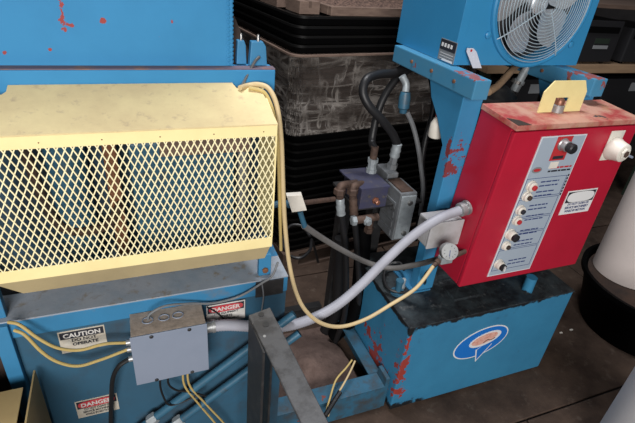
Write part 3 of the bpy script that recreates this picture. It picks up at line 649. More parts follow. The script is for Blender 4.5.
pr = MB(); word_bars(pr, 1.232, 1.325, 1.080, .006, YF, rnd); pr.build('small_print_red', 'ink_red', cp)
pr = MB()
for k in range(7): pr.box(CX1-.011, CX1-.004, YF-.0006, YF, 1.045-k*.012, 1.053-k*.012)
pr.build('side_print', 'ink', cp)
lo = PY(533.5, 170.5, YF); MB().prism(*flat(oval(lo.x, lo.z, .021, .011, 0, 24), YF, -.0006)).build('oval_logo', 'label_grey', cp)
MB().prism(*flat(oval(lo.x, lo.z, .015, .0055, 0, 24), YF-.0006, -.0005)).build('logo_core', 'ink_red', cp)
def button(p, r, mt_, name, depth=.016, bez='white_plastic', tip=None):
    q = PY(p[0], p[1], YF)
    b = MB().lathe((q.x, YF, q.z), (0, -1, 0), [(0, r*1.35), (.004, r*1.35), (.006, r*1.2), (depth*.6, r*1.15), (depth*.7, r*.95)], 20).build(name, bez, pc_, smooth=True)
    cr_ = .92 if name == 'selector_switch' else .62
    MB().lathe((q.x, YF-depth*.6, q.z), (0, -1, 0), [(0, r*cr_), (depth*.4, r*cr_), (depth*.45, r*cr_*.7)], 18).build('button_cap', mt_, b, smooth=True)
    if tip: MB().box(q.x-r*.15, q.x+r*.15, YF-depth*1.2, YF-depth*.95, q.z-r*.7, q.z+r*.7).build('pointer', tip, b)
    return b
button((528, 186), .0145, 'ink_red', 'push_button', .022)
button((523.6, 196), .0135, 'rust_dark', 'push_button', .022)
button((517.8, 209.6), .0135, 'ink', 'push_button', .022)
button((515, 220), .0135, 'ink_red', 'push_button', .020)
button((509, 233.5), .0150, 'equip_black', 'selector_switch', .036)
button((505.5, 245), .0130, 'rust_dark', 'push_button', .020)
button((499, 263), .0140, 'equip_black', 'selector_switch', .032, tip='white_print')
q = PY(559, 146, YF)
MB().box(q.x-.036, q.x+.030, YF-.0012, YF, q.z-.050, q.z+.032).build('legend_plate', 'ink_red', cp)
MB().box(q.x-.025, q.x+.020, YF-.0018, YF-.0012, q.z-.045, q.z-.034).build('legend_print', 'ink', cp)
MB().box(q.x-.024, q.x+.012, YF-.0012, YF, q.z-.078, q.z-.055).build('cream_label', 'white_plastic', cp)
es = MB().lathe((q.x-.006, YF, q.z+.006), (0, -1, 0), [(0, .021), (.005, .021), (.008, .018), (.024, .017), (.024, .012)], 24).build('emergency_knob', 'galvanised', pc_, smooth=True, label='black knob in a steel collar on a red square')
MB().lathe((q.x-.006, YF-.024, q.z+.006), (0, -1, 0), [(0, .014), (.012, .0165), (.020, .0165), (.024, .013)], 24).build('knob_cap', 'equip_black', es, smooth=True)
# white sign on the door
a, b_, c_ = PY(567, 192, PYF), PY(597, 188.5, PYF), PY(558.5, 215, PYF)
sign('door_sign', a.x, b_.x, c_.z, a.z+.002, '', 'white_print', 'ink', [('DO NOT CLEAN OR', .16, .88), ('SERVICE MACHINERY', .10, .90), ('WHILE IN MOTION', .14, .84)], 'white_print', 'ink_blue', 'white sign with a faded oval heading', oval=True, Y=PYF-.0003, parent=pc_, headh=.50)
# main switch
a, b_ = PY(606, 128, PYF), PY(600, 155, PYF); wq = PY(612, 146, PYF)
ms = MB().box(wq.x-.042, wq.x+.026, PYF-.004, PYF-.0002, wq.z-.050, wq.z+.056).build('main_switch', 'white_plastic', pc_, bevel=.002, label='white rotary main switch')
MB().lathe((wq.x-.006, PYF-.004, wq.z-.006), (0, -1, 0), [(0, .040), (.010, .040), (.018, .036), (.045, .031), (.048, .027), (.048, .019)], 28).build('switch_body', 'white_plastic', ms, smooth=True)
MB().lathe((wq.x-.006, PYF-.036, wq.z-.006), (0, -1, 0), [(0, .021), (.020, .021), (.022, .018), (.022, .0125)], 6).build('hex_collar', 'white_plastic', ms)
MB().lathe((wq.x-.006, PYF-.045, wq.z-.006), (0, -1, 0), [(0, .0125), (.0145, .0125)], 6).build('spindle', 'brass_rust', ms)
MB().bar((wq.x+.022, PYF-.026, wq.z-.015), (wq.x+.068, PYF-.034, wq.z-.030), .016, .008).build('switch_lever', 'box_grey', ms, bevel=.002)
# lifting tab with padlock shank on top of the cabinet
def lean(root):      # the cabinet hangs slightly askew: its left edge leans to the right
    for o in [root]+list(root.children_recursive):
        if o.type != 'MESH' or 'leant' in o.data: continue
        o.data['leant'] = 1; org = Vector(o['_org'])
        for v in o.data.vertices:
            x, z = v.co.x+org.x, v.co.z+org.z
            k = max(0, min(1, 1-((x-PX0)/(PX1-PX0))**2)); v.co.x += k*(-.010+.034*(z-PZ0)/(PZ1-PZ0))
lean(pc_)
a0, a1 = PY(540, 106, 1.08), PY(583, 104, 1.08)
zt = PZ1+.0065
lt = thing('lock_tab', (1.29, 1.08, zt), 'cream steel tab with a square hole standing on the red cabinet', 'tab')
xl, xr = a0.x, a1.x-.004; wt = xr-xl; zz = 1.342
zb0 = PZ1+.0065
poly = [(xl, zb0), (xl+wt*.31, zb0), (xl+wt*.31, zb0+.048), (xl+wt*.62, zb0+.048), (xl+wt*.62, zb0), (xr, zb0), (xr, zz-.035), (xr-.022, zz), (xl+.030, zz), (xl, zz-.035)]
MB().prism([(x, 1.08, z) for x, z in poly], (0, .004, 0)).build('tab_plate', 'tab_cream', lt)
lk = MB().lathe((xl+wt*.46, 1.085, PZ1+.0068), (0, 0, 1), [(0, .020), (.022, .020), (.024, .017)], 16).build('nut', 'galvanised', lt, smooth=True)
MB().lathe((xl+wt*.46, 1.085, PZ1+.031), (0, 0, 1), [(0, .015), (.012, .016), (.02, .011), (.023, .005)], 16).build('copper_cap', 'copper', lt, smooth=True)

# ------------------------------------------------------------------ gauge, cast box, conduit, cables at the cabinet's left side
bx = thing('cast_box', (.965, 1.06, .80), 'small grey cast box on the left side of the red cabinet', 'electrical box')
a, c_ = PY(432, 224, 1.078), PY(434, 247, 1.078)
MB().box(a.x, PX0-.001, 1.082, 1.155, c_.z, a.z).build('body', 'cast_grey', bx, bevel=.006)
MB().box(a.x-.002, PX0-.001, 1.074, 1.0815, c_.z-.002, a.z+.002).build('cover', 'cast_grey', bx, bevel=.003)
gp = PY(449, 251.5, .99)
ga = thing('pressure_gauge', (gp.x, gp.y, gp.z-.04), 'round white-faced pressure gauge beside the red cabinet', 'gauge')
gax = Vector((-.25, -.85, .45)).normalized()
MB().lathe(gp-gax*.022, gax, [(0, .024), (.004, .028), (.022, .028), (.028, .0295), (.031, .028), (.031, .025)], 28).build('case', 'galvanised', ga, smooth=True)
dl = MB().lathe(gp+gax*.0075, gax, [(0, .025), (.0008, .025)], 28).build('dial', 'white_print', ga)
uu = gax.orthogonal().normalized(); vv = gax.cross(uu)
tm = MB()
for k in range(9):
    t = math.radians(-135+k*33.75)+1.2; d_ = uu*math.cos(t)+vv*math.sin(t); tm.bar(gp+gax*.0088+d_*.017, gp+gax*.0088+d_*.022, .0016, .0006, up=gax)
tm.build('scale_marks', 'ink', dl)
MB().bar(gp+gax*.0095-uu*.004-vv*.003, gp+gax*.0095+uu*.013+vv*.009, .0022, .0008, up=gax).build('needle', 'ink_blue', dl)
gb = gp+Vector((.004, .02, -.045))
MB().lathe(gb+Vector((0, 0, .012)), (0, 0, 1), [(0, .012), (.012, .012), (.012, .008), (.024, .008)], 6).build('stem', 'brass_rust', ga)
MB().box(gb.x-.016, gb.x+.03, gb.y-.013, gb.y+.013, gb.z-.014, gb.z+.012).build('gauge_block', 'fitting_pale', ga, bevel=.003)
MB().cyl((gb.x+.03, gb.y, gb.z), (PX0-.001, gb.y+.02, gb.z), .008, 12).build('nipple', 'brass_rust', ga, smooth=True)
MB().lathe((gb.x-.016, gb.y, gb.z-.002), (-.8, -.2, -.5), [(0, .010), (.014, .010), (.014, .007), (.03, .007)], 12).build('cable_nut', 'brass_rust', ga)
ce = PX(468, 207, PX0)
cf = thing('conduit_connector', ce, 'grey conduit connector screwed into the left side of the red cabinet', 'fitting')
dx = Vector((-1, -.05, -.22)).normalized()
MB().lathe(ce-dx*.0, dx, [(.002, .026), (.010, .026), (.010, .021), (.020, .021), (.020, .024), (.034, .024), (.036, .019)], 16).build('fitting_body', 'galvanised', cf, smooth=True)
cable('flexible_conduit', 'conduit_grey', .0165, [Vector((J1+.024, .955, .715)), Vector((J1+.07, .953, .708)), PY(268, 327, .96), PY(292, 325, .975), PY(318, 316, .99), PY(340, 303, 1.0), PY(362, 284, 1.015), PY(385, 261, 1.035), PY(410, 238, 1.055), PY(436, 220, ce.y-.015), ce+dx*.034],
      'thick grey flexible conduit curving from the junction box to the red cabinet', 'conduit', 12, ribs=.004)
cable('signal_cable', 'cable_cream', .0062, [Vector(gt(.240, .78))+Vector((0, 0, .008)), PY(248, 85.5, 1.085), PY(258, 84.5, 1.08), PY(268, 88, 1.065), PY(275, 100, 1.04), PY(279, 118, 1.02), PY(281.5, 145, 1.01), PY(283, 185, 1.005), PY(285, 225, 1.0), PY(289, 262, .99), PY(296, 292, .975), PY(306, 311, .955), PY(322, 323.5, .945), PY(342, 326.5, .95), PY(366, 319, .96), PY(390, 305, .97), PY(416, 288, .98), Vector((gb.x-.04, gb.y-.006, gb.z-.018)), Vector((gb.x-.024, gb.y-.002, gb.z-.008))],
      'long cream cable looping from the guard corner down to the gauge', 'cable', 10)
cable('loom_cable', 'cable_yellow', .0045, [Vector(gt(.262, .80))+Vector((0, 0, .006)), PY(262, 91, 1.06), PY(268, 98, 1.045), PY(273, 112, 1.02), PY(277, 135, 1.008), PY(279, 175, 1.003), PY(280, 215, 1.01), PY(281, 250, 1.03)], 'thinner yellow cable hanging beside the guard right edge', 'cable')

# ------------------------------------------------------------------ valve manifold on a stand behind the tank
MYV = 1.36
vm = thing('valve_stand', (.85, 1.5, 0), 'black steel stand carrying the valve block behind the tank', 'stand')
zt_ = PY(372, 207, MYV).z-.004
MB().box(.78, .83, 1.53, 1.58, 0, zt_-.012).build('post', 'black_paint', vm, bevel=.003)
MB().box(.93, .99, 1.52, 1.58, 0, zt_-.012).build('post', 'black_paint', vm, bevel=.003)
MB().box(.76, 1.06, 1.37, 1.60, zt_-.012, zt_).build('shelf', 'black_paint', vm, bevel=.002)
mb0 = thing('manifold_block', (.80, 1.42, zt_), 'dull blue hydraulic manifold block with rusty plug', 'valve')
a, b_ = PY(362, 190, MYV), PY(385, 208, MYV)
bw = b_.x-a.x
MB().box(a.x, b_.x, MYV, MYV+.16, zt_, a.z).build('block', 'manifold_blue', mb0, bevel=.002)
MB().prism([(a.x-.004, MYV-.004, a.z), (b_.x+.004, MYV-.004, a.z), (b_.x+.004, MYV+.17, a.z), (a.x-.020, MYV+.17, a.z), (a.x-.020, MYV+.13, a.z)], (0, 0, .006)).build('top_plate', 'manifold_blue', mb0)
pq = PY(375, 200, MYV)
MB().lathe((pq.x, MYV, pq.z), (0, -1, 0), [(0, .014), (.008, .014), (.008, .010), (.026, .010), (.028, .007)], 6).build('plug', 'copper', mb0)
MB().lathe((pq.x+.034, MYV, pq.z+.012), (0, -1, 0), [(0, .006), (.005, .006)], 6).build('bolt', 'steel', mb0)
MB().lathe((pq.x-.03, MYV, pq.z+.02), (0, -1, 0), [(0, .006), (.005, .006)], 6).build('bolt', 'steel', mb0)
fq = PZ(371, 172, a.z+.006)
MB().lathe(fq, (0, 0, 1), [(0, .022), (.016, .022), (.016, .018), (.045, .018), (.045, .022), (.06, .022)], 8).build('port_fitting', 'fitting_pale', mb0)
MB().lathe(fq+Vector((0, 0, .06)), (0, 0, 1), [(0, .015), (.05, .015)], 12).build('hose_end', 'brass_rust', mb0, smooth=True)
sv = thing('solenoid_valve', (.96, 1.42, zt_-.18), 'grey solenoid valve body beside the blue manifold block', 'valve')
a2, b2 = PY(401, 194, MYV-.02), PY(417, 195, MYV-.02)
sx0, sx1, sz1 = a2.x, b2.x, a2.z; sz0 = PY(395, 240, MYV-.02).z
MB().box(sx0, sx1, MYV-.02, MYV+.11, sz0, sz1).build('body', 'valve_grey', sv, bevel=.003)
MB().box(sx0+.004, sx1-.004, MYV-.028, MYV-.0205, sz0+.01, sz1-.01).build('front_cover', 'fitting_pale', sv, bevel=.003)
MB().box(sx0+.012, sx1-.012, MYV+.115, MYV+.215, sz1-.06, sz1+.02).build('coil', 'valve_grey', sv, bevel=.004)
MB().box(sx0+.008, sx1-.014, MYV-.010, MYV+.10, sz1, sz1+.005).build('rusty_strip', 'brass_rust', sv)
for z in (sz1-.04, sz0+.035):
    MB().lathe(((sx0+sx1)/2+.006, MYV-.028, z), (0, -1, 0), [(0, .011), (.006, .011), (.008, .007)], 12).build('knob', 'steel', sv, smooth=True)
for k in range(4): MB().box(sx0-.004, sx0-.0005, MYV, MYV+.10, sz0+.012+k*.042, sz0+.040+k*.042).build('fin', 'valve_grey', sv)
tf = thing('tee_fitting', PY(366, 226, MYV-.01), 'rusty tee fitting with pale nuts under the blue manifold block', 'fitting')
tq = PY(366, 219, MYV-.012)
MB().cyl(tq-Vector((.045, 0, 0)), tq+Vector((.05, 0, .004)), .016, 12).build('tee_body', 'brass_rust', tf, smooth=True)
MB().lathe(tq, (0, -1, -.1), [(0, .018), (.02, .018), (.02, .012), (.03, .012)], 6).build('front_plug', 'fitting_pale', tf)
MB().lathe(tq-Vector((.045, 0, 0)), (-1, 0, 0), [(0, .02), (.016, .02), (.018, .014)], 6).build('nut', 'fitting_pale', tf)
MB().lathe(tq+Vector((.02, .0, -.012)), (0, 0, -1), [(0, .015), (.03, .015), (.03, .019), (.05, .019)], 6).build('lower_nut', 'brass_rust', tf)
# stand-up fitting of the big hose
hq = PY(391, 172, MYV+.10)
hf = thing('hose_fitting', hq, 'pale steel hose fitting standing on the solenoid valve', 'fitting')
MB().lathe(hq+Vector((0, 0, .018)), (0.05, 0, 1), [(0, .022), (.02, .022), (.02, .016), (.05, .016)], 6).build('nut', 'valve_grey', hf)
MB().lathe(hq+Vector((.002, 0, .066)), (0.05, 0, 1), [(0, .018), (.008, .021), (.02, .018), (.028, .021), (.04, .018), (.055, .020), (.06, .014)], 16).build('ferrule', 'fitting_pale', hf, smooth=True)
top = hq+Vector((.004, 0, .12))
cable('hydraulic_hose', 'rubber', .0165, [top, PY(392, 133, MYV+.1), PY(381, 119, MYV+.1), PY(369, 106, MYV+.11), PY(363, 92, MYV+.13), PY(367, 79, MYV+.15), PY(380, 74, MYV+.18), PY(394, 73, MYV+.22), PY(408, 66, MYV+.26), PY(430, 60, MYV+.3)], 'thick black hose looping up from the valve to the cooler', 'hose', 12)
cable('hydraulic_hose', 'rubber', .0150, [fq+Vector((0, 0, .10)), PY(372, 140, MYV+.18), PY(378, 112, MYV+.2), PY(388, 90, MYV+.22), PY(402, 74, MYV+.24), PY(420, 64, MYV+.27)], 'straight black hose rising from the blue manifold to the cooler', 'hose', 12)
cable('hydraulic_hose', 'rubber', .0120, [PY(431, 78, 1.52), PY(434, 96, 1.52), PY(432, 116, 1.5), PY(426, 138, 1.48), PY(422, 165, 1.46), PY(424, 195, 1.44), PY(415, 240, 1.42)], 'black hose hanging down behind the blue upright', 'hose', 12)
bf = thing('elbow_fitting', PY(405, 104, 1.5), 'dark blue elbow fitting under the cooler arm', 'fitting')
MB().tube([PY(402, 76, 1.52), PY(406, 84, 1.51), PY(405.5, 92, 1.5)], .014, 12).build('upper_pipe', 'fitting_pale', bf, smooth=True)
MB().lathe(PY(405.5, 92, 1.5), (0, -.1, -1), [(0, .018), (.02, .022), (.06, .022), (.065, .016), (.08, .014)], 14).build('body', 'blue_pipe', bf, smooth=True)
cable('sensor_cable', 'cable_grey', .0095, [PY(407, 112, 1.49), PY(413, 126, 1.48), PY(418, 146, 1.46), PY(421, 168, 1.45), PY(423, 190, 1.43), PY(420, 215, 1.42)], 'grey cable dropping from the blue elbow fitting behind the valve', 'cable')
bo = thing('spray_bottle', PX(435, 138, 1.0), 'white bottle with red top hanging behind the blue upright', 'bottle')
bq = PX(434.5, 137, 1.0)
MB().lathe(bq, (0, 0, 1), [(0, .022), (.006, .026), (.05, .024), (.075, .012)], 16).build('bottle', 'white_plastic', bo, smooth=True)
MB().lathe(bq+Vector((0, 0, .076)), (0, 0, 1), [(0, .014), (.03, .012), (.05, .007), (.06, .005)], 12).build('cap', 'bottle_red', bo, smooth=True)
MB().cyl(bq+Vector((0, 0, .13)), Vector((bq.x, bq.y, 1.2738)), .003, 6).build('hook_wire', 'wood', bo)
# two fittings with hoses left of the manifold
for i, (x, y, x2, x3, lab) in enumerate(((340, 190, 345, 346, 'left'), (353, 190, 357, 359, 'right'))):
    Yq = MYV-.0+.02*i
    el = thing('elbow_fitting', PY(x, y+22, Yq), 'rusty brass elbow with crimped hose end, '+lab+' one beside the manifold', 'fitting', 'elbows beside the manifold')
    c0 = PY(x, y-2, Yq); c1 = PY(x, y+8, Yq); c2 = PY(x+1, y+24, Yq)
    MB().tube([PY(x+22, y-8, Yq+.10), PY(x+12, y-6, Yq+.05), PY(x+4, y-5, Yq+.01), c0, c1], .015, 12).build('elbow', 'brass_rust', el, smooth=True)
    MB().lathe(c0, (0, 0, -1), [(0, .016), (.004, .022), (.024, .022), (.028, .017)], 6).build('nut', 'brass_rust', el)
    d_ = (c2-c1).normalized(); L = (c2-c1).length
    MB().lathe(c1, d_, [(0, .013), (.006, .017), (L*.4, .015), (L*.5, .018), (L*.8, .016), (L, .018)], 14).build('ferrule', 'fitting_pale' if i == 0 else 'brass_rust', el, smooth=True)
    cable('hydraulic_hose', 'rubber' if i else 'rubber', .0125, [c2, PY(x2-1, 235, Yq), PY(x2+1, 262, Yq-.01), PY(x3, 290, Yq-.02), PY(x3-2, 318, Yq), PY(x3-12, 345, Yq+.05)], 'black hose dropping from the '+lab+' rusty elbow to the floor', 'hose', 12)
# fat black sheath / rubber boot in front of the stand
cable('rubber_sleeve', 'rubber', .032, [PY(342, 238, 1.47), PY(341, 262, 1.46), PY(340, 290, 1.45), PY(337, 316, 1.47), PY(322, 336, 1.52)], 'fat black rubber sleeve hanging down to the floor behind the conduit', 'sleeve', 14)
cable('rubber_sleeve', 'black_plastic', .034, [PY(364, 225, 1.42), PY(362, 255, 1.41), PY(359, 290, 1.39), PY(353, 316, 1.39), PY(334, 336, 1.43)], 'black rubber sleeve hanging under the blue manifold block', 'sleeve', 14)
# small pale limit box with blue stem
sw = thing('limit_switch', PY(302, 226, 1.18), 'small white square box on a blue stem between machine and valve', 'switch')
a, b_, c_, d_ = (PY(x, y, 1.18) for x, y in ((286.5, 196), (302, 195), (307, 210.5), (292, 212.5)))
MB().prism([a, b_, c_, d_], (0.004, .022, .0)).build('box', 'white_plastic', sw, bevel=.002)
MB().tube([PY(300, 211, 1.19), PY(302, 218, 1.19), PY(305, 227, 1.19)], .009, 10).build('stem', 'blue_pipe', sw, smooth=True)
cable('hydraulic_pipe', 'pipe_grey', .0105, [PY(304, 226, 1.19), PY(322, 238, 1.22), PY(342, 250, 1.24), PY(366, 262, 1.24), PY(390, 268, 1.20), PY(415, 265, 1.13), PY(438, 259, 1.06)], 'grey pipe running from the small white box to the gauge', 'pipe', 10)
cable('hydraulic_pipe', 'blue_pipe', .011, [PY(270, 206, 1.25), PY(283, 203, 1.24), PY(290, 205, 1.22)], 'short blue pipe behind the guard leading to the small white box', 'pipe', 10)
cable('steel_pipe', 'brass_rust', .009, [PY(303, 203, 1.24), PY(318, 201, 1.28), PY(334, 199, 1.33)], 'short rusty pipe right of the small white box', 'pipe', 10)
cable('loop_cable', 'rubber', .0065, [PZ(310, 236, .55), PZ(302, 226, .56), PZ(290, 226, .56), PZ(283, 240, .54), PZ(288, 254, .52), PZ(300, 258, .52), PZ(310, 250, .52), PZ(312, 240, .5), PZ(318, 262, .3)], 'coiled black cable beside the machine below the small white box', 'cable')
# curled lead on the tank top
cable('curled_lead', 'rubber', .0062, [PZ(404, 270, .52), PZ(400, 263, .525), PZ(391, 264, .515), PZ(384, 274, .50), PZ(387, 287, .49), PZ(398, 292, .484), PZ(412, 291, .484), PZ(424, 284, .50), Vector((gb.x-.03, gb.y+.03, gb.z-.08)), Vector((gb.x+.0, gb.y+.012, gb.z-.02))], 'curled black lead on the tank top left of the gauge', 'cable')
bs = thing('lead_plug', PZ(402, 288, .475), 'small blue plug on the oily tank top under the gauge', 'plug')
p_ = PZ(402, 288, .476)
MB().lathe(p_, (0.02, 0, 1), [(0, .011), (.012, .011), (.012, .009), (.045, .009), (.048, .006)], 12).build('plug_body', 'fitting_pale', bs, smooth=True)
# hose and block under the cooler
cable('dirty_hose', 'wood', .014, [PY(488, 92, 1.30), PY(497, 86, 1.34), PY(505, 78, 1.38), PY(512, 70, 1.42), PY(520, 62, 1.46)], 'dirty yellow-brown hose under the fan cooler', 'hose', 10)
pm_ = thing('pump_motor', (1.30, 1.40, TZ), 'dark pump motor standing between the uprights behind the red cabinet', 'motor')
MB().cyl((1.28, 1.40, TZ+.05), (1.28, 1.40, 1.12), .10, 24).build('motor_body', 'black_paint', pm_, smooth=True)
MB().lathe((1.28, 1.40, TZ), (0, 0, 1), [(0, .13), (.05, .13), (.055, .10)], 24).build('flange', 'black_paint', pm_, smooth=True)
MB().lathe((1.28, 1.40, 1.12), (0, 0, 1), [(0, .104), (.09, .104), (.12, .06)], 24).build('fan_cowl', 'black_paint', pm_, smooth=True)
for i, (x, y) in enumerate(((518, 78), (549, 76))):
    p_ = PY(x, y, 1.44); hc = thing('hose_clamp', (p_.x, p_.y, p_.z-.03), ('left' if i == 0 else 'right')+' one of two pale steel pipe ends under the fan cooler', 'fitting', 'pipe ends under the cooler')
    MB().lathe(p_-Vector((0, 0, .05)), (.2, -.1, 1), [(0, .018), (.03, .018), (.03, .022), (.045, .022), (.045, .016), (.10, .016)], 12).build('pipe_end', 'fitting_pale', hc, smooth=True)
    MB().lathe(p_-Vector((0, 0, .02)), (.2, -.1, 1), [(0, .0235), (.012, .0235)], 16).build('clamp_band', 'steel', hc)
    MB().cyl(Vector((p_.x, p_.y, TZ)), p_-Vector((0, 0, .05)), .016, 10).build('hose_stub', 'rubber', hc, smooth=True)

# ------------------------------------------------------------------ tray stacks and wrapped load in the background
YAW = math.radians(8)
ORG = Vector((.70, 2.0, 0)); UX = Vector((math.cos(YAW), math.sin(YAW), 0)); UY = Vector((-math.sin(YAW), math.cos(YAW), 0))
def at(a, b, z): return ORG+UX*a+UY*b+Vector((0, 0, z))
def rrect(a0, a1, b0, b1, z, r, n=4):
    P = []
    for cx_, cy_, s in ((a1-r, b1-r, 0), (a0+r, b1-r, 90), (a0+r, b0+r, 180), (a1-r, b0+r, 270)):
        for k in range(n+1):
            t = math.radians(s+90*k/n); P.append(at(cx_+r*math.cos(t), cy_+r*math.sin(t), z))
    return P
def loft(mb, rings, cap0=True, cap1=False):
    k = len(mb.v); n = len(rings[0])
    for r_ in rings: mb.v += r_
    for j in range(len(rings)-1):
        for i in range(n): i2 = (i+1) % n; mb.f.append([k+j*n+i, k+j*n+i2, k+(j+1)*n+i2, k+(j+1)*n+i])
    if cap0: mb.f.append([k+i for i in range(n)][::-1])
    if cap1: mb.f.append([k+(len(rings)-1)*n+i for i in range(n)])
    return mb
AW, BW = 1.15, .95
pal = thing('pallet', at(AW/2, BW/2, 0), 'worn wooden pallet under the black trays on the floor', 'pallet')
for k in range(5): loft(MB(), [rrect(.0, AW, k*.205, k*.205+.13, z, .003, 1) for z in (.105, .125)], True, True).build('deck_board', 'wood_dark', pal)
for k in range(3): loft(MB(), [rrect(k*.525, k*.525+.1, .0, BW, z, .003, 1) for z in (.022, .105)], True, True).build('stringer', 'wood_dark', pal)
for k in range(3): loft(MB(), [rrect(.0, AW, k*.41, k*.41+.13, z, .003, 1) for z in (.0, .022)], True, True).build('bottom_board', 'wood_dark', pal)
ordn = ['lowest', 'second lowest', 'third lowest', 'fourth lowest', 'fifth lowest', 'sixth lowest', 'seventh lowest', 'eighth lowest', 'ninth lowest', 'tenth lowest', 'eleventh lowest', 'twelfth lowest', 'thirteenth lowest', 'fourteenth lowest', 'fifteenth lowest', 'topmost']
def tray(z, h, off, lab, grp, grow=0.0, solid=False):
    a0, a1, b0, b1 = -grow+off, AW+grow+off, -grow, BW+grow
    t = thing('plastic_tray', at(AW/2, BW/2, z), lab, 'tray', grp)
    loft(MB(), [rrect(a0+.018, a1-.018, b0+.018, b1-.018, z, .05), rrect(a0+.010, a1-.010, b0+.010, b1-.010, z+h-.012, .055),
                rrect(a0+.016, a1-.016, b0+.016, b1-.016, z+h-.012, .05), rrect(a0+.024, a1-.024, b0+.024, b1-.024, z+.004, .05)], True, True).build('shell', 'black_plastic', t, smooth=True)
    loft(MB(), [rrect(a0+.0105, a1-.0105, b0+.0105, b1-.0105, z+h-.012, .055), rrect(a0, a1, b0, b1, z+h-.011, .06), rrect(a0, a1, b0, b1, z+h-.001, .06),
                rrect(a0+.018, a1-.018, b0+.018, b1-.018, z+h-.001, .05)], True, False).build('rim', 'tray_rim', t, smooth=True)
z = .1255; n = 0
ZW0, ZW1 = .83, 1.205
hh = (ZW0-z)/16
for k in range(16):
    tray(z+k*hh, hh-.0006, random.uniform(-.004, .004), ordn[k]+' black plastic tray in the nested stack on the pallet', 'nested black trays under the wrapped load')
# wrapped load
wl = thing('wrapped_load', at(AW/2, BW/2, ZW0), 'stretch-wrapped stack of dark brown trays between the black tray stacks', 'wrapped stack')
for k in range(7):
    z0_ = ZW0+.002+k*.0525; loft(MB(), [rrect(.03, AW-.03, .03, BW-.03, z0_, .04), rrect(.022, AW-.022, .022, BW-.022, z0_+.030, .045), rrect(.014, AW-.014, .014, BW-.014, z0_+.031, .05), rrect(.014, AW-.014, .014, BW-.014, z0_+.050, .05)], True, True).build('tray_layer', 'load_brown', wl)
fl = MB(); rings = []; rr_ = random.Random(3)
for j in range(22):
    zz_ = ZW0+.0005+j*(ZW1-ZW0-.001)/21
    base = rrect(-.004, AW+.004, -.004, BW+.004, zz_, .05, 6)
    ctr = at(AW/2, BW/2, zz_); P = []
    nb = len(base)
    for i in range(nb):
        for s in range(6):
            p = base[i].lerp(base[(i+1) % nb], s/6); d_ = (p-ctr).normalized(); P.append(p+d_*(rr_.uniform(0, .012)+.008*math.sin(i*1.3+j*.9+s)))
    rings.append(P)
loft(fl, rings, False, False).build('film', 'stretch_film', wl, smooth=True)
loft(MB(), [rrect(-.03, AW+.03, -.03, BW+.03, ZW1, .05), rrect(-.03, AW+.03, -.03, BW+.03, ZW1+.008, .05)], True, True).build('top_sheet', 'card', wl)
# upper tray stack
zu = ZW1+.009; hu = .040
names = ['lowest', 'second lowest', 'middle', 'second highest', 'topmost']
for k in range(4):
    tray(zu+k*hu, hu-.0006, .0+.006*(k % 2), ['lowest', 'second lowest', 'second highest', 'topmost'][k]+' black plastic tray of the four above the wrapped load', 'black trays above the wrapped load', grow=.02)
zt2 = zu+4*hu
cr = thing('wood_crate', at(AW/2, BW/2, zt2), 'shallow wooden crate of brown chips on top of the black trays', 'crate')
for (a0, a1, b0, b1) in ((.16, AW+.01, .0, .03), (.16, AW+.01, BW-.03, BW), (.16, .19, .03, BW-.03), (AW-.02, AW+.01, .03, BW-.03)):
    loft(MB(), [rrect(a0, a1, b0, b1, z_, .003, 1) for z_ in (zt2, zt2+.035)], True, True).build('board', 'card', cr)
ch_ = MB(); nx, ny = 40, 34
for j in range(ny+1):
    for i in range(nx+1): ch_.v.append(at(.192+i*(AW-.215)/nx, .032+j*(BW-.064)/ny, zt2+.016+random.uniform(0, .016)))
for j in range(ny):
    for i in range(nx): k = j*(nx+1)+i; ch_.f.append([k, k+1, k+nx+2, k+nx+1])
c2_ = ch_.build('chips', 'wood_chips', cr); c2_['kind'] = 'stuff'
for i, (a, b, w, d, h_) in enumerate(((.02, .03, .10, .14, .05), (.0, .22, .12, .2, .05), (.02, .48, .1, .2, .06))):
    cc = thing('carton', at(a+w/2, b+d/2, zt2), ['nearest', 'middle', 'farthest'][i]+' of three brown cartons beside the chip crate', 'carton', 'cartons on the black trays')
    loft(MB(), [rrect(a, a+w, b, b+d, z_, .003, 1) for z_ in (zt2, zt2+h_)], True, True).build('body', 'card', cc)
    loft(MB(), [rrect(a+w*.42, a+w*.58, b-.0005, b+d+.0005, z_, .001, 1) for z_ in (zt2+h_*.5, zt2+h_+.0008)], True, True).build('tape', 'wood_dark', cc)

# ------------------------------------------------------------------ shelving at the upper right
SY = 2.25
sh = thing('shelf_rack', (2.9, 2.5, 0), 'wooden shelf rack in the background at the upper right', 'shelf')
zsb = PY(600, 68, SY).z
MB().box(2.0, 3.9, SY, SY+.55, zsb-.035, zsb+.02).build('shelf_board', 'wood', sh, bevel=.003)
MB().box(2.0, 3.9, SY, SY+.55, zsb+.36, zsb+.385).build('shelf_board', 'wood_dark', sh, bevel=.003)
MB().box(2.0, 3.9, SY, SY+.55, zsb-.50, zsb-.46).build('shelf_board', 'wood_dark', sh, bevel=.003)
for (x, y) in ((2.0, SY+.02), (3.85, SY+.02), (2.0, SY+.48), (3.85, SY+.48)):
    MB().box(x, x+.05, y, y+.05, 0, zsb-.50).build('post', 'green_dark', sh)
    MB().box(x, x+.05, y, y+.05, zsb+.021, zsb+.359).build('post', 'green_dark', sh)
    MB().box(x, x+.05, y, y+.05, zsb-.459, zsb-.036).build('post', 'green_dark', sh)
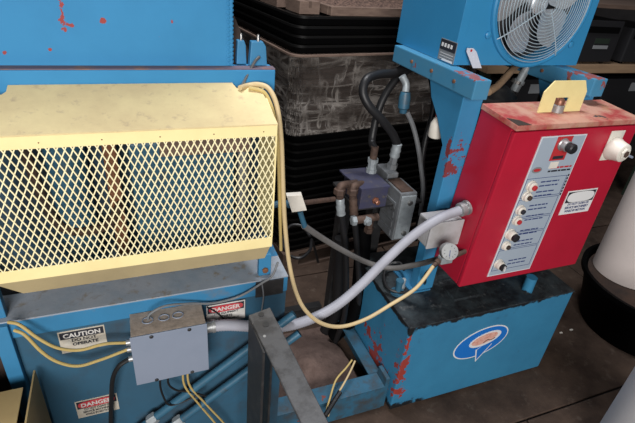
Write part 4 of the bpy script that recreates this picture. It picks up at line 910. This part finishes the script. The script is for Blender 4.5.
def device(x0, x1, y0, y1, z0, z1, lab):
    e_ = thing('equipment_box', ((x0+x1)/2, (y0+y1)/2, z0), lab, 'equipment')
    MB().box(x0, x1, y0, y1, z0+.012, z1).build('case', 'equip_black', e_, bevel=.008)
    w_ = x1-x0; h_ = z1-z0
    MB().box(x0+.03, x1-.03, y0-.006, y0, z0+h_*.72, z0+h_*.86).build('front_slot', 'black_plastic', e_)
    MB().box(x0+w_*.58, x0+w_*.84, y0-.003, y0, z0+h_*.36, z0+h_*.44).build('display', 'label_grey', e_)
    MB().box(x0+w_*.58, x0+w_*.84, y0-.002, y0, z0+h_*.48, z0+h_*.60).build('vent_panel', 'green_dark', e_)
    for xx in (x0+.03, x1-.06): MB().box(xx, xx+.03, y0+.03, y1-.03, z0, z0+.012).build('foot', 'black_plastic', e_)
device(2.52, 3.02, SY+.02, SY+.45, zsb+.0205, zsb+.29, 'black equipment case on the wooden shelf right of the cooler')
device(2.08, 2.46, SY+.05, SY+.45, zsb+.0205, zsb+.30, 'black equipment case on the wooden shelf hidden behind the cooler')
device(3.12, 3.6, SY+.02, SY+.45, zsb+.0205, zsb+.25, 'black equipment case at the right end of the wooden shelf')
for i, x in enumerate((2.15, 2.62, 3.08)):
    bxn = thing('storage_box', (x+.21, SY+.25, zsb-.4595), ['leftmost', 'middle', 'rightmost'][i]+' black storage box with a pale label under the wooden shelf', 'box', 'storage boxes under the wooden shelf')
    MB().box(x, x+.42, SY+.03, SY+.48, zsb-.4595, zsb-.08).build('body', 'equip_black', bxn, bevel=.006)
    MB().box(x-.006, x+.426, SY+.024, SY+.486, zsb-.0795, zsb-.06).build('lid', 'black_plastic', bxn, bevel=.003)
    MB().box(x+.25, x+.36, SY+.028, SY+.03, zsb-.17, zsb-.11).build('label_card', 'label_grey', bxn)

# ------------------------------------------------------------------ tub and rolls at the right
tu = thing('round_tub', (2.42, 1.09, 0), 'black round tapered tub on the floor right of the tank', 'tub')
MB().lathe((2.42, 1.09, 0), (0, 0, 1), [(0, .27), (.27, .335), (.272, .355), (.300, .357), (.300, .340), (.262, .325), (.262, 0.02)], 56).build('shell', 'black_plastic', tu, smooth=True)
MB().lathe((2.42, 1.09, .2625), (0, 0, 1), [(0, .32), (.012, .32)], 56).build('contents', 'rust_dark', tu)
wr_ = thing('white_roll', (2.36, 1.22, .2755), 'tall off-white roll standing in the black tub', 'roll')
MB().lathe((2.36, 1.22, .2755), (0, 0, 1), [(0, .158), (.004, .162), (.83, .162), (.834, .158), (.834, .04)], 48).build('sheet', 'white_roll', wr_, smooth=True)
MB().lathe((2.36, 1.22, .2755), (0, 0, 1), [(.80, .039), (.842, .039), (.842, .033), (.80, .033)], 24).build('core_tube', 'card', wr_, smooth=True)
nr_ = thing('grey_roll', (1.64, .50, 0), 'grey-white roll standing on the floor at the lower right corner', 'roll')
MB().lathe((1.64, .50, 0), (0, 0, 1), [(0, .148), (.004, .152), (.55, .152), (.554, .148), (.554, .04)], 48).build('sheet', 'grey_roll', nr_, smooth=True)
MB().lathe((1.64, .50, 0), (0, 0, 1), [(.5, .039), (.562, .039), (.562, .033), (.5, .033)], 24).build('core_tube', 'card', nr_, smooth=True)
for i, (x, y) in enumerate(((571, 330), (561, 333), (548, 318))):
    p_ = PZ(x, y, 0); sc = thing('paper_scrap', p_, ['brightest', 'smaller', 'faintest'][i]+' white scrap on the dark floor right of the tank', 'scrap', 'scraps on the floor')
    r_ = random.Random(i); MB().prism([(p_.x+.014*math.cos(t)*r_.uniform(.5, 1), p_.y+.009*math.sin(t)*r_.uniform(.5, 1), .0005) for t in [k*math.pi/3 for k in range(6)]], (0, 0, .003)).build('scrap_body', 'white_plastic', sc)

for o in ALL:
    if '_org' in o: del o['_org']
